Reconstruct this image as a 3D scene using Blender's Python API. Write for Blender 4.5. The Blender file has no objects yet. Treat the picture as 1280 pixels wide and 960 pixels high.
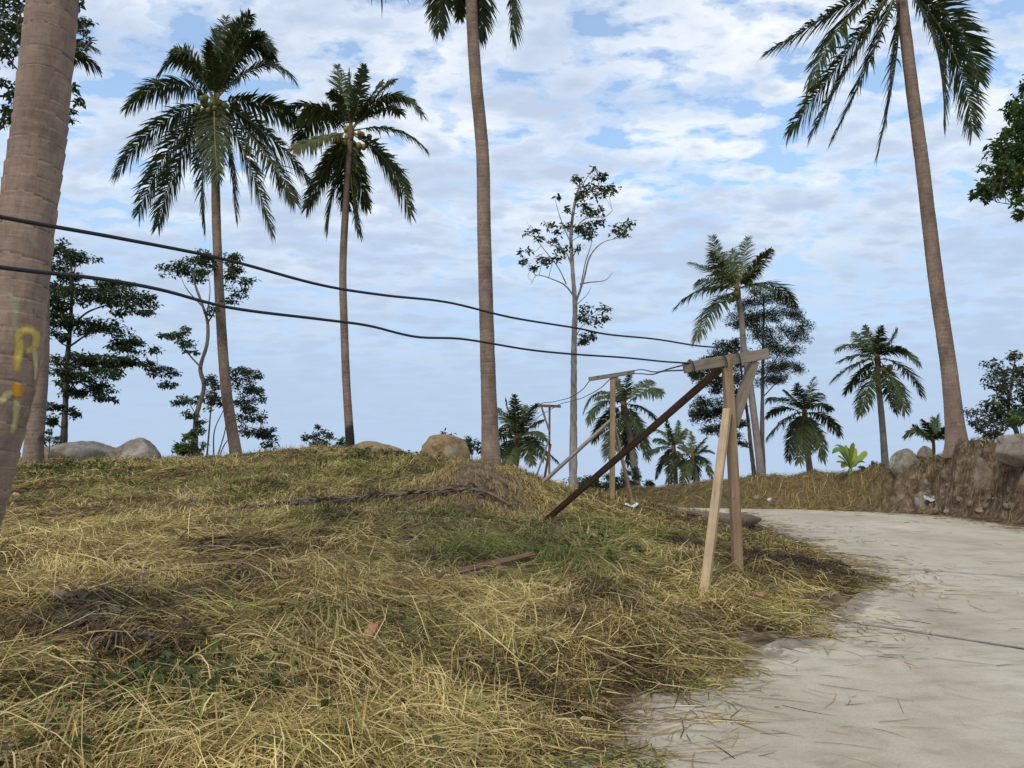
import bpy, math, random
import numpy as np
R = math.radians
rng = np.random.default_rng(7)
random.seed(7)
scene = bpy.context.scene
COL = scene.collection

# ------------------------------------------------------------------ camera model
F = 961.0                     # focal length in pixels of a 1280 px wide frame
PITCH = math.atan((622 - 480) / F)
EYE = np.array([0.0, 0.0, 1.55])
cp, sp = math.cos(PITCH), math.sin(PITCH)

def at(px, py, d):
    """point of the place seen at pixel (px,py) of the 1280x960 photo, d metres ahead"""
    a = (px - 640) / F
    b = (480 - py) / F
    dy = cp - b * sp
    dz = sp + b * cp
    k = d / dy
    return np.array([a * k, d, EYE[2] + dz * k])

def pix2m(d):
    return d / F

# ------------------------------------------------------------------ numpy noise
def _hash(ix, iy, seed):
    h = (ix.astype(np.int64) * 374761393 + iy.astype(np.int64) * 668265263 + seed * 1442695041) & 0xFFFFFFFF
    h = ((h ^ (h >> 13)) * 1274126177) & 0xFFFFFFFF
    h = h ^ (h >> 16)
    return (h & 0xFFFF) / 65535.0

def vnoise(x, y, seed=0):
    x = np.asarray(x, float); y = np.asarray(y, float)
    ix = np.floor(x); iy = np.floor(y)
    fx = x - ix; fy = y - iy
    fx = fx * fx * (3 - 2 * fx); fy = fy * fy * (3 - 2 * fy)
    a = _hash(ix, iy, seed); b = _hash(ix + 1, iy, seed)
    c = _hash(ix, iy + 1, seed); d = _hash(ix + 1, iy + 1, seed)
    return (a * (1 - fx) + b * fx) * (1 - fy) + (c * (1 - fx) + d * fx) * fy

def fbm(x, y, seed=0, octv=4):
    s = 0.0; a = 0.5; t = 0.0
    for o in range(octv):
        s = s + a * vnoise(x * 2 ** o + o * 17.3, y * 2 ** o - o * 9.1, seed + o)
        t += a; a *= 0.5
    return s / t

def sstep(e0, e1, x):
    t = np.clip((x - e0) / (e1 - e0), 0, 1)
    return t * t * (3 - 2 * t)

# ------------------------------------------------------------------ mesh helpers
class MB:
    """collects vertices and polygons and links them as ONE mesh object"""
    def __init__(s):
        s.v = []; s.f = []; s.m = []; s.t = []; s.n = 0
    def add(s, V, faces, mi=0, tint=None):
        V = np.asarray(V, float).reshape(-1, 3)
        faces = np.asarray(faces, int)
        s.v.append(V); s.f.append(faces + s.n); s.m.append(np.full(len(faces), mi, int))
        s.t.append(np.full(len(V), 0.5) if tint is None else np.broadcast_to(np.asarray(tint, float), (len(V),)))
        s.n += len(V)
    def build(s, name, mats, parent=None, smooth=True):
        V = np.concatenate(s.v)
        me = bpy.data.meshes.new(name)
        me.vertices.add(len(V)); me.vertices.foreach_set('co', V.astype(np.float32).ravel())
        li = np.concatenate([f.ravel() for f in s.f])
        cnt = np.concatenate([np.full(len(f), f.shape[1], int) for f in s.f])
        st = np.concatenate([[0], np.cumsum(cnt)[:-1]])
        me.loops.add(len(li)); me.loops.foreach_set('vertex_index', li.astype(np.int32))
        me.polygons.add(len(cnt))
        me.polygons.foreach_set('loop_start', st.astype(np.int32))
        me.polygons.foreach_set('material_index', np.concatenate(s.m).astype(np.int32))
        me.polygons.foreach_set('use_smooth', np.full(len(cnt), bool(smooth)))
        at_ = me.attributes.new('tint', 'FLOAT', 'POINT')
        at_.data.foreach_set('value', np.concatenate(s.t).astype(np.float32))
        me.update(calc_edges=True)
        for m in (mats if isinstance(mats, (list, tuple)) else [mats]):
            me.materials.append(m)
        o = bpy.data.objects.new(name, me); COL.objects.link(o)
        if parent is not None:
            o.parent = parent
            o.location = -np.array(parent.location)
        return o
    # --- shapes
    def tube(s, P, rad, sides=8, mi=0, tint=None, cap=True):
        P = np.asarray(P, float); n = len(P)
        rad = np.broadcast_to(np.asarray(rad, float), (n,)) if np.ndim(rad) < 2 else np.asarray(rad)
        T = np.gradient(P, axis=0); T /= np.linalg.norm(T, axis=1)[:, None] + 1e-9
        ref = np.array([0.0, 1.0, 0.0]) if abs(T[:, 1]).mean() < 0.8 else np.array([1.0, 0, 0])
        A = np.cross(T, ref); A /= np.linalg.norm(A, axis=1)[:, None] + 1e-9
        B = np.cross(T, A)
        th = np.arange(sides) * 2 * math.pi / sides
        rr = rad[:, None] if rad.ndim == 1 else rad
        V = P[:, None, :] + (A[:, None, :] * np.cos(th)[None, :, None] + B[:, None, :] * np.sin(th)[None, :, None]) * rr[:, :, None]
        i = np.arange(n - 1)[:, None] * sides; j = np.arange(sides)[None, :]; j2 = (j + 1) % sides
        Fq = np.stack([i + j, i + j2, i + sides + j2, i + sides + j], -1).reshape(-1, 4)
        tt = None if tint is None else np.repeat(np.broadcast_to(np.asarray(tint, float), (n,)), sides)
        s.add(V.reshape(-1, 3), Fq, mi, tt)
        if cap:
            base = s.n - n * sides
            s.f.append(np.array([[base + k for k in range(sides)][::-1], [base + (n - 1) * sides + k for k in range(sides)]]))
            s.m.append(np.array([mi, mi]))
    def beam(s, a, b, w, h, mi=0, roll=0.0, bev=0.004, tint=0.5, warp=0.0):
        """sawn timber: bevelled rectangular section, slightly bowed"""
        a = np.asarray(a, float); b = np.asarray(b, float)
        T = b - a; L = np.linalg.norm(T); T = T / L
        ref = np.array([0, 0, 1.0]) if abs(T[2]) < 0.8 else np.array([0, 1.0, 0])
        A = np.cross(T, ref); A /= np.linalg.norm(A); B = np.cross(A, T)
        A, B = A * math.cos(roll) + B * math.sin(roll), B * math.cos(roll) - A * math.sin(roll)
        x, y = w / 2, h / 2
        sec = [(-x + bev, -y), (x - bev, -y), (x, -y + bev), (x, y - bev), (x - bev, y), (-x + bev, y), (-x, y - bev), (-x, -y + bev)]
        n = 9; V = []
        for k in range(n):
            t = k / (n - 1)
            c = a + (b - a) * t + B * warp * 4 * t * (1 - t) * L
            sc = 0.985 if k in (0, n - 1) else 1
            for (u, v) in sec:
                V.append(c + A * u * sc + B * v * sc)
        i = np.arange(n - 1)[:, None] * 8; j = np.arange(8)[None, :]; j2 = (j + 1) % 8
        Fq = np.stack([i + j, i + j2, i + 8 + j2, i + 8 + j], -1).reshape(-1, 4)
        b0 = s.n
        s.add(V, Fq, mi, tint)
        s.f.append(np.array([[b0 + k for k in range(8)][::-1], [b0 + (n - 1) * 8 + k for k in range(8)]])); s.m.append(np.array([mi, mi]))

def smooth_path(pts, n):
    """Catmull-Rom through the points"""
    P = np.asarray(pts, float); m = len(P)
    Q = np.vstack([2 * P[0] - P[1], P, 2 * P[-1] - P[-2]])
    out = []
    for u in np.linspace(0, m - 1 - 1e-6, n):
        i = int(u); t = u - i
        p0, p1, p2, p3 = Q[i], Q[i + 1], Q[i + 2], Q[i + 3]
        out.append(0.5 * ((2 * p1) + (-p0 + p2) * t + (2 * p0 - 5 * p1 + 4 * p2 - p3) * t * t + (-p0 + 3 * p1 - 3 * p2 + p3) * t ** 3))
    return np.array(out)

def tag(o, label=None, cat=None, group=None, kind=None):
    if label: o['label'] = label
    if cat: o['category'] = cat
    if group: o['group'] = group
    if kind: o['kind'] = kind
    return o

def empty(name, loc):
    o = bpy.data.objects.new(name, None); COL.objects.link(o)
    o.location = [float(c) for c in loc]; o.empty_display_size = 0.3
    return o

# ------------------------------------------------------------------ materials
def mat(name):
    m = bpy.data.materials.new(name); m.use_nodes = True
    nt = m.node_tree; nt.nodes.clear()
    out = nt.nodes.new('ShaderNodeOutputMaterial')
    return m, nt, out

def N(nt, typ, **kw):
    n = nt.nodes.new(typ)
    for k, v in kw.items():
        if k in n.inputs.keys() if isinstance(k, str) and k[0].isupper() else False:
            n.inputs[k].default_value = v
        else:
            setattr(n, k, v)
    return n

def ramp(nt, stops, fac=None, interp='LINEAR'):
    r = nt.nodes.new('ShaderNodeValToRGB'); r.color_ramp.interpolation = interp
    el = r.color_ramp.elements
    while len(el) > 1: el.remove(el[-1])
    el[0].position = stops[0][0]; el[0].color = tuple(stops[0][1]) + (1,)
    for p, c in stops[1:]:
        e = el.new(p); e.color = tuple(c) + (1,)
    if fac is not None: nt.links.new(fac, r.inputs[0])
    return r

def noise(nt, scale, detail=4, rough=0.55, vec=None, dist=0.0):
    n = nt.nodes.new('ShaderNodeTexNoise')
    n.inputs['Scale'].default_value = scale; n.inputs['Detail'].default_value = detail
    n.inputs['Roughness'].default_value = rough; n.inputs['Distortion'].default_value = dist
    if vec is not None: nt.links.new(vec, n.inputs['Vector'])
    return n

def mapping(nt, vec, scale=(1, 1, 1), loc=(0, 0, 0)):
    m = nt.nodes.new('ShaderNodeMapping'); m.inputs['Scale'].default_value = scale; m.inputs['Location'].default_value = loc
    nt.links.new(vec, m.inputs['Vector']); return m.outputs[0]

def mix(nt, fac, a, b, mode='MIX'):
    m = nt.nodes.new('ShaderNodeMix'); m.data_type = 'RGBA'; m.blend_type = mode
    for sock, val in ((m.inputs[0], fac), (m.inputs[6], a), (m.inputs[7], b)):
        if hasattr(val, 'is_output'): nt.links.new(val, sock)
        elif isinstance(val, (int, float)): sock.default_value = val
        else: sock.default_value = tuple(val) + (1,)
    return m.outputs[2]

def mth(nt, op, a, b=None, c=None, clamp=False):
    m = nt.nodes.new('ShaderNodeMath'); m.operation = op; m.use_clamp = clamp
    for i, v in enumerate((a, b, c)):
        if v is None: continue
        if hasattr(v, 'is_output'): nt.links.new(v, m.inputs[i])
        else: m.inputs[i].default_value = v
    return m.outputs[0]

def bump(nt, h, strength=0.3, dist=0.02):
    b = nt.nodes.new('ShaderNodeBump'); b.inputs['Strength'].default_value = strength; b.inputs['Distance'].default_value = dist
    nt.links.new(h, b.inputs['Height']); return b.outputs[0]

def principled(nt, out, color, rough=0.8, normal=None, spec=0.3):
    p = nt.nodes.new('ShaderNodeBsdfPrincipled')
    if hasattr(color, 'is_output'): nt.links.new(color, p.inputs['Base Color'])
    else: p.inputs['Base Color'].default_value = tuple(color) + (1,)
    if hasattr(rough, 'is_output'): nt.links.new(rough, p.inputs['Roughness'])
    else: p.inputs['Roughness'].default_value = rough
    p.inputs['Specular IOR Level'].default_value = spec
    if normal is not None: nt.links.new(normal, p.inputs['Normal'])
    if out is not None: nt.links.new(p.outputs[0], out.inputs[0])
    return p

def geo_pos(nt):
    return nt.nodes.new('ShaderNodeNewGeometry').outputs['Position']

def tint_attr(nt, name='tint'):
    a = nt.nodes.new('ShaderNodeAttribute'); a.attribute_name = name
    return a.outputs['Fac']

def leaf_mat(name, stops, trans=0.25, rough=0.45, spec=0.4, var_scale=1.3):
    m, nt, out = mat(name)
    c = ramp(nt, stops, tint_attr(nt))
    nz = noise(nt, var_scale, 3, 0.6, geo_pos(nt))
    v = ramp(nt, [(0.3, (0.7, 0.7, 0.7)), (0.7, (1.3, 1.3, 1.25))], nz.outputs[0])
    col = mix(nt, 1.0, c.outputs[0], v.outputs[0], 'MULTIPLY')
    p = principled(nt, None, col, rough, None, spec)
    tr = nt.nodes.new('ShaderNodeBsdfTranslucent'); nt.links.new(col, tr.inputs[0])
    mx = nt.nodes.new('ShaderNodeMixShader'); mx.inputs[0].default_value = trans
    nt.links.new(p.outputs[0], mx.inputs[1]); nt.links.new(tr.outputs[0], mx.inputs[2])
    nt.links.new(mx.outputs[0], out.inputs[0])
    return m

M = {}
M['frond'] = leaf_mat('palm_leaf', [(0.0, (0.20, 0.14, 0.065)), (0.14, (0.15, 0.135, 0.04)), (0.32, (0.10, 0.115, 0.032)), (0.6, (0.062, 0.085, 0.026)), (1.0, (0.032, 0.056, 0.02))], 0.3, 0.5, 0.3)
M['rachis'] = leaf_mat('palm_midrib', [(0.0, (0.10, 0.10, 0.03)), (0.5, (0.26, 0.23, 0.05)), (1.0, (0.36, 0.28, 0.06))], 0.05, 0.45, 0.4)
M['leaf'] = leaf_mat('tree_leaf', [(0.0, (0.16, 0.11, 0.045)), (0.15, (0.11, 0.13, 0.04)), (0.5, (0.058, 0.088, 0.028)), (1.0, (0.026, 0.048, 0.018))], 0.28, 0.45, 0.4)
M['leaf_light'] = leaf_mat('bright_leaf', [(0.0, (0.16, 0.17, 0.04)), (0.4, (0.085, 0.15, 0.03)), (1.0, (0.032, 0.075, 0.018))], 0.3, 0.45, 0.35)
M['leaf_weed'] = leaf_mat('weed_leaf', [(0.0, (0.15, 0.15, 0.045)), (0.4, (0.075, 0.105, 0.03)), (1.0, (0.03, 0.055, 0.016))], 0.25, 0.55, 0.2)
M['leaf_grey'] = leaf_mat('dusty_leaf', [(0.0, (0.14, 0.12, 0.06)), (0.4, (0.085, 0.10, 0.045)), (1.0, (0.035, 0.055, 0.028))], 0.22, 0.55, 0.3)
M['banana'] = leaf_mat('banana_leaf', [(0.0, (0.30, 0.32, 0.04)), (0.5, (0.16, 0.27, 0.03)), (1.0, (0.04, 0.12, 0.02))], 0.35, 0.4, 0.4)
straw_stops = [(0.0, (0.045, 0.028, 0.016)), (0.15, (0.115, 0.072, 0.036)), (0.32, (0.31, 0.21, 0.085)), (0.5, (0.51, 0.38, 0.145)), (0.66, (0.78, 0.62, 0.29)), (0.76, (0.39, 0.32, 0.10)), (0.88, (0.25, 0.265, 0.062)), (1.0, (0.14, 0.21, 0.048))]
M['straw'] = leaf_mat('cut_grass_blade', straw_stops, 0.2, 0.6, 0.25, 0.9)

def trunk_mat(name, base, ring_scale, lichen=0.0, dark=0.5, char_z=None):
    m, nt, out = mat(name)
    pos = geo_pos(nt)
    t = tint_attr(nt)                                   # ring phase written along the stem
    n1 = noise(nt, 3.0, 5, 0.6, mapping(nt, pos, (1, 1, 0.6)))
    n2 = noise(nt, 22, 4, 0.65, mapping(nt, pos, (1.6, 1.6, 0.35)))
    n3 = noise(nt, 14, 3, 0.6, mapping(nt, pos, (0.4, 0.4, 3.0)))
    b = np.array(base)
    c1 = ramp(nt, [(0.3, tuple(b * 0.62)), (0.5, tuple(b)), (0.72, tuple(b * 1.3))], n1.outputs[0])
    c2 = ramp(nt, [(0.3, (0.55, 0.52, 0.5)), (0.5, (1, 1, 1)), (0.75, (1.25, 1.22, 1.2))], n2.outputs[0])
    col = mix(nt, 0.45, c1.outputs[0], c2.outputs[0], 'MULTIPLY')
    c3 = ramp(nt, [(0.35, (0.75, 0.72, 0.7)), (0.6, (1.12, 1.12, 1.12))], n3.outputs[0])
    col = mix(nt, 0.45, col, c3.outputs[0], 'MULTIPLY')
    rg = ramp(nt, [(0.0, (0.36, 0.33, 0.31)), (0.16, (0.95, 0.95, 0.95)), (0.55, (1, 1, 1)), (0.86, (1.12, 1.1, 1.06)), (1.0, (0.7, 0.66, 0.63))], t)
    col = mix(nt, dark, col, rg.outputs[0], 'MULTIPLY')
    if lichen:
        nl = noise(nt, 5.5, 3, 0.5, pos, 0.6)
        ml = ramp(nt, [(0.66, (0, 0, 0)), (0.70, (lichen,) * 3)], nl.outputs[0])
        col = mix(nt, ml.outputs[0], col, (0.30, 0.33, 0.20))
        nk = noise(nt, 9.0, 3, 0.5, mapping(nt, pos, (1, 1, 0.6), (3, 1, 7)), 0.8)
        mk = ramp(nt, [(0.72, (0, 0, 0)), (0.76, (0.8,) * 3)], nk.outputs[0])
        col = mix(nt, mk.outputs[0], col, (0.05, 0.036, 0.028))
    if char_z is not None:                              # burnt foot of the stem
        sz = nt.nodes.new('ShaderNodeSeparateXYZ'); nt.links.new(pos, sz.inputs[0])
        cz = mth(nt, 'ADD', mth(nt, 'SUBTRACT', char_z, sz.outputs[2]), mth(nt, 'MULTIPLY', mth(nt, 'SUBTRACT', n1.outputs[0], 0.5), 1.2))
        mc = ramp(nt, [(0.0, (0, 0, 0)), (0.25, (0.92,) * 3)], cz)
        col = mix(nt, mc.outputs[0], col, (0.018, 0.016, 0.015))
    h = mth(nt, 'ADD', mth(nt, 'MULTIPLY', n2.outputs[0], 1.0), mth(nt, 'MULTIPLY', n3.outputs[0], 0.7))
    principled(nt, out, col, 0.9, bump(nt, h, 0.55, 0.012), 0.15)
    return m
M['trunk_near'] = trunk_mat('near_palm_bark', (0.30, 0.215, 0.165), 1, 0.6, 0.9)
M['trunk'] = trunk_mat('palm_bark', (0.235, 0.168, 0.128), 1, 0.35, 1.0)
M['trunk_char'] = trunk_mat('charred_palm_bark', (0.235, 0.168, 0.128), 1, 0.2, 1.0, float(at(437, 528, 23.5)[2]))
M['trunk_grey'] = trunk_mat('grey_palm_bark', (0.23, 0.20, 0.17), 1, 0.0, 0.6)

def bark_mat(name, base):
    m, nt, out = mat(name)
    pos = geo_pos(nt); b = np.array(base)
    n2 = noise(nt, 9, 5, 0.65, mapping(nt, pos, (1.6, 1.6, 0.4)))
    c = ramp(nt, [(0.3, tuple(b * 0.5)), (0.5, tuple(b)), (0.7, tuple(b * 1.45))], n2.outputs[0])
    principled(nt, out, c.outputs[0], 0.9, bump(nt, n2.outputs[0], 0.5, 0.02), 0.15)
    return m
M['bark_brown'] = bark_mat('brown_bark', (0.10, 0.08, 0.062))
M['bark_grey'] = bark_mat('grey_bark', (0.30, 0.26, 0.225))
M['bark_mid'] = bark_mat('greybrown_bark', (0.17, 0.135, 0.11))

def wood_mat(name, base, grain=0.85):
    m, nt, out = mat(name)
    tc = nt.nodes.new('ShaderNodeTexCoord').outputs['Object']
    b = np.array(base)
    n0 = noise(nt, 2.2, 4, 0.6, tc)
    n1 = noise(nt, 30, 5, 0.7, mapping(nt, tc, (1, 1, 0.06)), 0.4)
    n2 = noise(nt, 9, 2, 0.5, tc)
    c0 = ramp(nt, [(0.3, tuple(b * 0.72)), (0.55, tuple(b)), (0.75, tuple(b * 1.2))], n0.outputs[0])
    c1 = ramp(nt, [(0.3, (0.36, 0.33, 0.30)), (0.44, (0.82, 0.8, 0.77)), (0.58, (1, 1, 1)), (0.8, (1.18, 1.18, 1.15))], n1.outputs[0])
    col = mix(nt, grain, c0.outputs[0], c1.outputs[0], 'MULTIPLY')
    kn = ramp(nt, [(0.72, (1, 1, 1)), (0.78, (0.35, 0.28, 0.22))], n2.outputs[0])
    col = mix(nt, 0.9, col, kn.outputs[0], 'MULTIPLY')
    principled(nt, out, col, 0.75, bump(nt, n1.outputs[0], 0.35, 0.006), 0.25)
    return m
M['wood_tan'] = wood_mat('weathered_timber', (0.33, 0.225, 0.13))
M['wood_pale'] = wood_mat('fresh_timber', (0.50, 0.365, 0.22))
M['wood_grey'] = wood_mat('grey_timber', (0.27, 0.215, 0.165))
M['wood_red'] = wood_mat('dark_red_timber', (0.085, 0.045, 0.028))
M['wood_redtan'] = wood_mat('reddish_plank', (0.26, 0.135, 0.075))

def rock_mat(name, base, warm):
    m, nt, out = mat(name)
    tc = nt.nodes.new('ShaderNodeTexCoord').outputs['Object']
    b = np.array(base); w = np.array(warm)
    n0 = noise(nt, 1.6, 6, 0.6, tc, 0.4); n1 = noise(nt, 14, 5, 0.7, tc); n2 = noise(nt, 4, 4, 0.6, tc, 0.8)
    c0 = ramp(nt, [(0.3, tuple(w * 0.7)), (0.5, tuple(w)), (0.62, tuple(b)), (0.8, tuple(b * 1.3))], n0.outputs[0])
    c1 = ramp(nt, [(0.3, (0.6,) * 3), (0.55, (1,) * 3), (0.8, (1.2,) * 3)], n1.outputs[0])
    col = mix(nt, 0.8, c0.outputs[0], c1.outputs[0], 'MULTIPLY')
    st = ramp(nt, [(0.36, (0.45, 0.42, 0.38)), (0.46, (1, 1, 1))], n2.outputs[0])
    col = mix(nt, 0.7, col, st.outputs[0], 'MULTIPLY')
    h = mth(nt, 'ADD', n1.outputs[0], mth(nt, 'MULTIPLY', n2.outputs[0], 1.5))
    principled(nt, out, col, 0.9, bump(nt, h, 0.6, 0.03), 0.2)
    return m
M['rock_grey'] = rock_mat('grey_granite', (0.34, 0.31, 0.265), (0.25, 0.21, 0.165))
M['rock_soil'] = rock_mat('soil_stained_rock', (0.33, 0.28, 0.22), (0.22, 0.165, 0.115))
M['rock_tan'] = rock_mat('tan_granite', (0.34, 0.28, 0.20), (0.29, 0.20, 0.10))

m, nt, out = mat('black_cable'); principled(nt, out, (0.012, 0.012, 0.014), 0.5, None, 0.4); M['cable'] = m
def plain(name, c, rough=0.8, sc=8, amp=0.35):
    m, nt, out = mat(name)
    n = noise(nt, sc, 4, 0.6, geo_pos(nt)); b = np.array(c)
    r = ramp(nt, [(0.3, tuple(b * (1 - amp))), (0.7, tuple(np.minimum(b * (1 + amp), 0.9)))], n.outputs[0])
    principled(nt, out, r.outputs[0], rough, None, 0.25); return m
M['coco_green'] = plain('green_coconut', (0.13, 0.13, 0.03), 0.45)
M['coco_brown'] = plain('ripe_coconut', (0.27, 0.17, 0.055), 0.55)
M['fibre'] = plain('palm_fibre', (0.16, 0.105, 0.05), 0.9, 20)
M['dead'] = plain('dead_frond', (0.16, 0.12, 0.09), 0.85, 6, 0.5)
M['terracotta'] = plain('terracotta', (0.42, 0.22, 0.13), 0.85, 10, 0.25)
M['plastic'] = plain('white_plastic', (0.55, 0.56, 0.57), 0.4, 4, 0.12)
M['bag'] = plain('dirty_white_bag', (0.42, 0.43, 0.45), 0.45, 9, 0.35)
M['dryleaf'] = plain('dry_leaf', (0.30, 0.16, 0.085), 0.8, 9, 0.35)
M['husk'] = plain('coconut_husk', (0.16, 0.11, 0.075), 0.9, 14, 0.5)

def paint_mat(name, c):
    m, nt, out = mat(name)
    pos = geo_pos(nt)
    n = noise(nt, 26, 4, 0.7, mapping(nt, pos, (1, 1, 0.35)))
    e = tint_attr(nt)                                   # 1 on the middle of the stroke, 0 on its rim
    a = mth(nt, 'ADD', mth(nt, 'MULTIPLY', e, 1.1), mth(nt, 'SUBTRACT', mth(nt, 'MULTIPLY', n.outputs[0], 1.9), 1.03), clamp=True)
    p = principled(nt, None, c, 0.6, None, 0.3)
    tr = nt.nodes.new('ShaderNodeBsdfTransparent')
    mx = nt.nodes.new('ShaderNodeMixShader'); nt.links.new(a, mx.inputs[0])
    nt.links.new(tr.outputs[0], mx.inputs[1]); nt.links.new(p.outputs[0], mx.inputs[2])
    nt.links.new(mx.outputs[0], out.inputs[0]); return m
M['paint_yellow'] = paint_mat('faded_yellow_paint', (0.60, 0.43, 0.10))
M['paint_pale'] = paint_mat('faded_pale_paint', (0.50, 0.41, 0.20))
M['paint_orange'] = paint_mat('orange_paint', (0.80, 0.34, 0.02))

# ------------------------------------------------------------------ terrain
def zroad(y):
    y = np.asarray(y, float)
    return 0.06 * np.minimum(y, 18) + 0.03 * np.clip(y - 18, 0, 6)

def on_road(px, py):
    """where the sight line of a pixel meets the road plane"""
    d = 5.0
    for _ in range(40):
        p = at(px, py, d); e = p[2] - float(zroad(d))
        d += e * 3 if e * 3 < 2 else 2
    return at(px, py, d)[:2]

ROAD_L = [(-6.0, -8.0), (-3.2, -4.0), (-1.6, 0.0), (-0.5, 2.0)] + [tuple(on_road(*q)) for q in ((660, 960), (805, 868), (990, 790), (1080, 725), (1010, 683), (935, 650))] + [(5.3, 19.8), (4.3, 21.2), (1.5, 22.6), (-4, 25.5), (-12, 30)]
ROAD_R = [(5.0, -8.0), (8.0, -4.0), (10.2, 1.0), (11.4, 7.0), (11.1, 12.0)] + [tuple(on_road(*q)) for q in ((1280, 659), (1200, 647))] + [(10.3, 19.6), (9.0, 22.0), (6.0, 23.4), (2.0, 25.2), (-3, 28.0), (-11, 34)]
ROAD_L = np.array(ROAD_L); ROAD_R = np.array(ROAD_R)
ROAD_POLY = np.vstack([ROAD_L, ROAD_R[::-1]])

def poly_dist(P, x, y, vals=None):
    best = np.full(x.shape, 1e9); bv = np.zeros(x.shape)
    for i in range(len(P) - 1):
        ax, ay = P[i]; bx, by = P[i + 1]
        dx, dy = bx - ax, by - ay
        t = np.clip(((x - ax) * dx + (y - ay) * dy) / (dx * dx + dy * dy), 0, 1)
        d = np.hypot(x - ax - t * dx, y - ay - t * dy)
        k = d < best
        best = np.where(k, d, best)
        if vals is not None: bv = np.where(k, vals[i] + (vals[i + 1] - vals[i]) * t, bv)
    return (best, bv) if vals is not None else best

def in_poly(P, x, y):
    c = np.zeros(x.shape, bool)
    j = len(P) - 1
    for i in range(len(P)):
        xi, yi = P[i]; xj, yj = P[j]
        k = ((yi > y) != (yj > y)) & (x < (xj - xi) * (y - yi) / (yj - yi + 1e-12) + xi)
        c ^= k; j = i
    return c

# control points of the bare land (pixel, pixel, metres ahead)
ctl = [(-60, 960, 3.0), (150, 960, 3.15), (380, 960, 3.3), (600, 960, 3.55),
       (-60, 800, 4.5), (200, 800, 4.7), (420, 800, 5.1), (640, 800, 5.7), (830, 810, 5.9),
       (-60, 700, 6.6), (200, 700, 7.0), (420, 700, 7.6), (640, 700, 8.1), (790, 700, 8.7), (877, 748, 7.55), (922, 711, 8.8), (1000, 705, 10.0),
       (-60, 645, 9.6), (200, 645, 10.3), (420, 645, 10.9), (600, 650, 11.2), (675, 652, 11.3), (790, 655, 12.4), (880, 660, 13.6), (930, 668, 13.0),
       (-60, 602, 14.5), (150, 602, 15), (330, 605, 14.8), (480, 612, 13.8), (540, 599, 13.9), (590, 572, 14.3), (645, 592, 14.7), (560, 616, 13.2), (640, 625, 13.4), (500, 606, 14.2), (590, 600, 13.5), (600, 590, 15.6),
       (690, 607, 15.6), (735, 617, 15.8), (765, 622, 16.0), (800, 630, 16.6), (850, 638, 17.6), (890, 645, 17.6), (700, 640, 13.2), (740, 635, 14.5), (800, 640, 15.0),
       (-60, 572, 20.5), (60, 573, 20.5), (150, 573, 21.0), (240, 574, 21.0), (340, 573, 21.5), (430, 565, 21.5), (500, 570, 20.5), (560, 574, 19.0), (612, 577, 16.2), (655, 592, 17.2), (700, 606, 18), (745, 620, 19)]
C3 = [at(*c) for c in ctl]
def raw(x, y, z): C3.append(np.array([x, y, z], float))
for (x, y) in ((3, 3), (6, 3), (2.6, 5.6), (5, 6), (9, 6), (5.4, 9), (9, 9), (13, 8), (6.0, 12), (9, 12), (13, 13), (6.2, 15), (9, 16), (14, 17), (6, 18.5), (8.5, 19.5), (5.6, 21.4), (8, 23), (12, 22), (3, 23), (3, 0), (7, 0), (0.5, 1), (2, -5), (9, -5), (14, 3), (18, 12), (18, 20), (0, 25), (5, 26), (10, 27)):
    raw(x, y, float(zroad(y)) - 0.05 if y < 24 else 1.2 - 0.02 * (y - 24))
for (x, y, z) in ((-3, 0.5, 0.42), (-5, -4, 0.3), (-10, 2, 0.9), (-14, 8, 1.4), (-20, 16, 2.1), (-22, 24, 2.2),
                  (-16, 27, 1.9), (-10, 27, 1.9), (-5, 27, 1.5), (-1, 23, 1.35), (-20, 36, -1), (-8, 36, -1.2), (2, 36, -0.8), (12, 36, 0.2), (24, 34, 0.8), (26, 20, 1.0), (26, 6, 0.4), (-26, 4, 1.2), (-12, 50, -7), (6, 50, -7), (24, 50, -6), (40, 24, -2), (-40, 24, -2)):
    raw(x, y, z)
C3 = np.array(C3)
def tps_fit(P):
    n = len(P); X = P[:, :2]
    r2 = ((X[:, None] - X[None]) ** 2).sum(-1)
    K = 0.5 * r2 * np.log(r2 + 1e-9) + np.eye(n) * 0.02
    A = np.zeros((n + 3, n + 3)); A[:n, :n] = K
    A[:n, n] = 1; A[:n, n + 1:] = X; A[n, :n] = 1; A[n + 1:, :n] = X.T
    return np.linalg.solve(A, np.concatenate([P[:, 2], np.zeros(3)]))
TW = tps_fit(C3)
def tps(x, y):
    s = np.zeros(x.shape) + TW[-3] + TW[-2] * x + TW[-1] * y
    for i in range(len(C3)):
        r2 = (x - C3[i, 0]) ** 2 + (y - C3[i, 1]) ** 2
        s += TW[i] * 0.5 * r2 * np.log(r2 + 1e-9)
    return s
BANK_H = np.array([0.6, 0.9, 1.2, 1.55, 1.7, 1.85, 1.85, 1.6, 1.15, 0.95, 0.65, 0.5, 0.3])
BANK_W = np.array([1.2, 1.2, 1.2, 1.1, 0.9, 0.8, 0.8, 0.85, 1.6, 2.0, 2.0, 2.0, 2.0])

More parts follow.
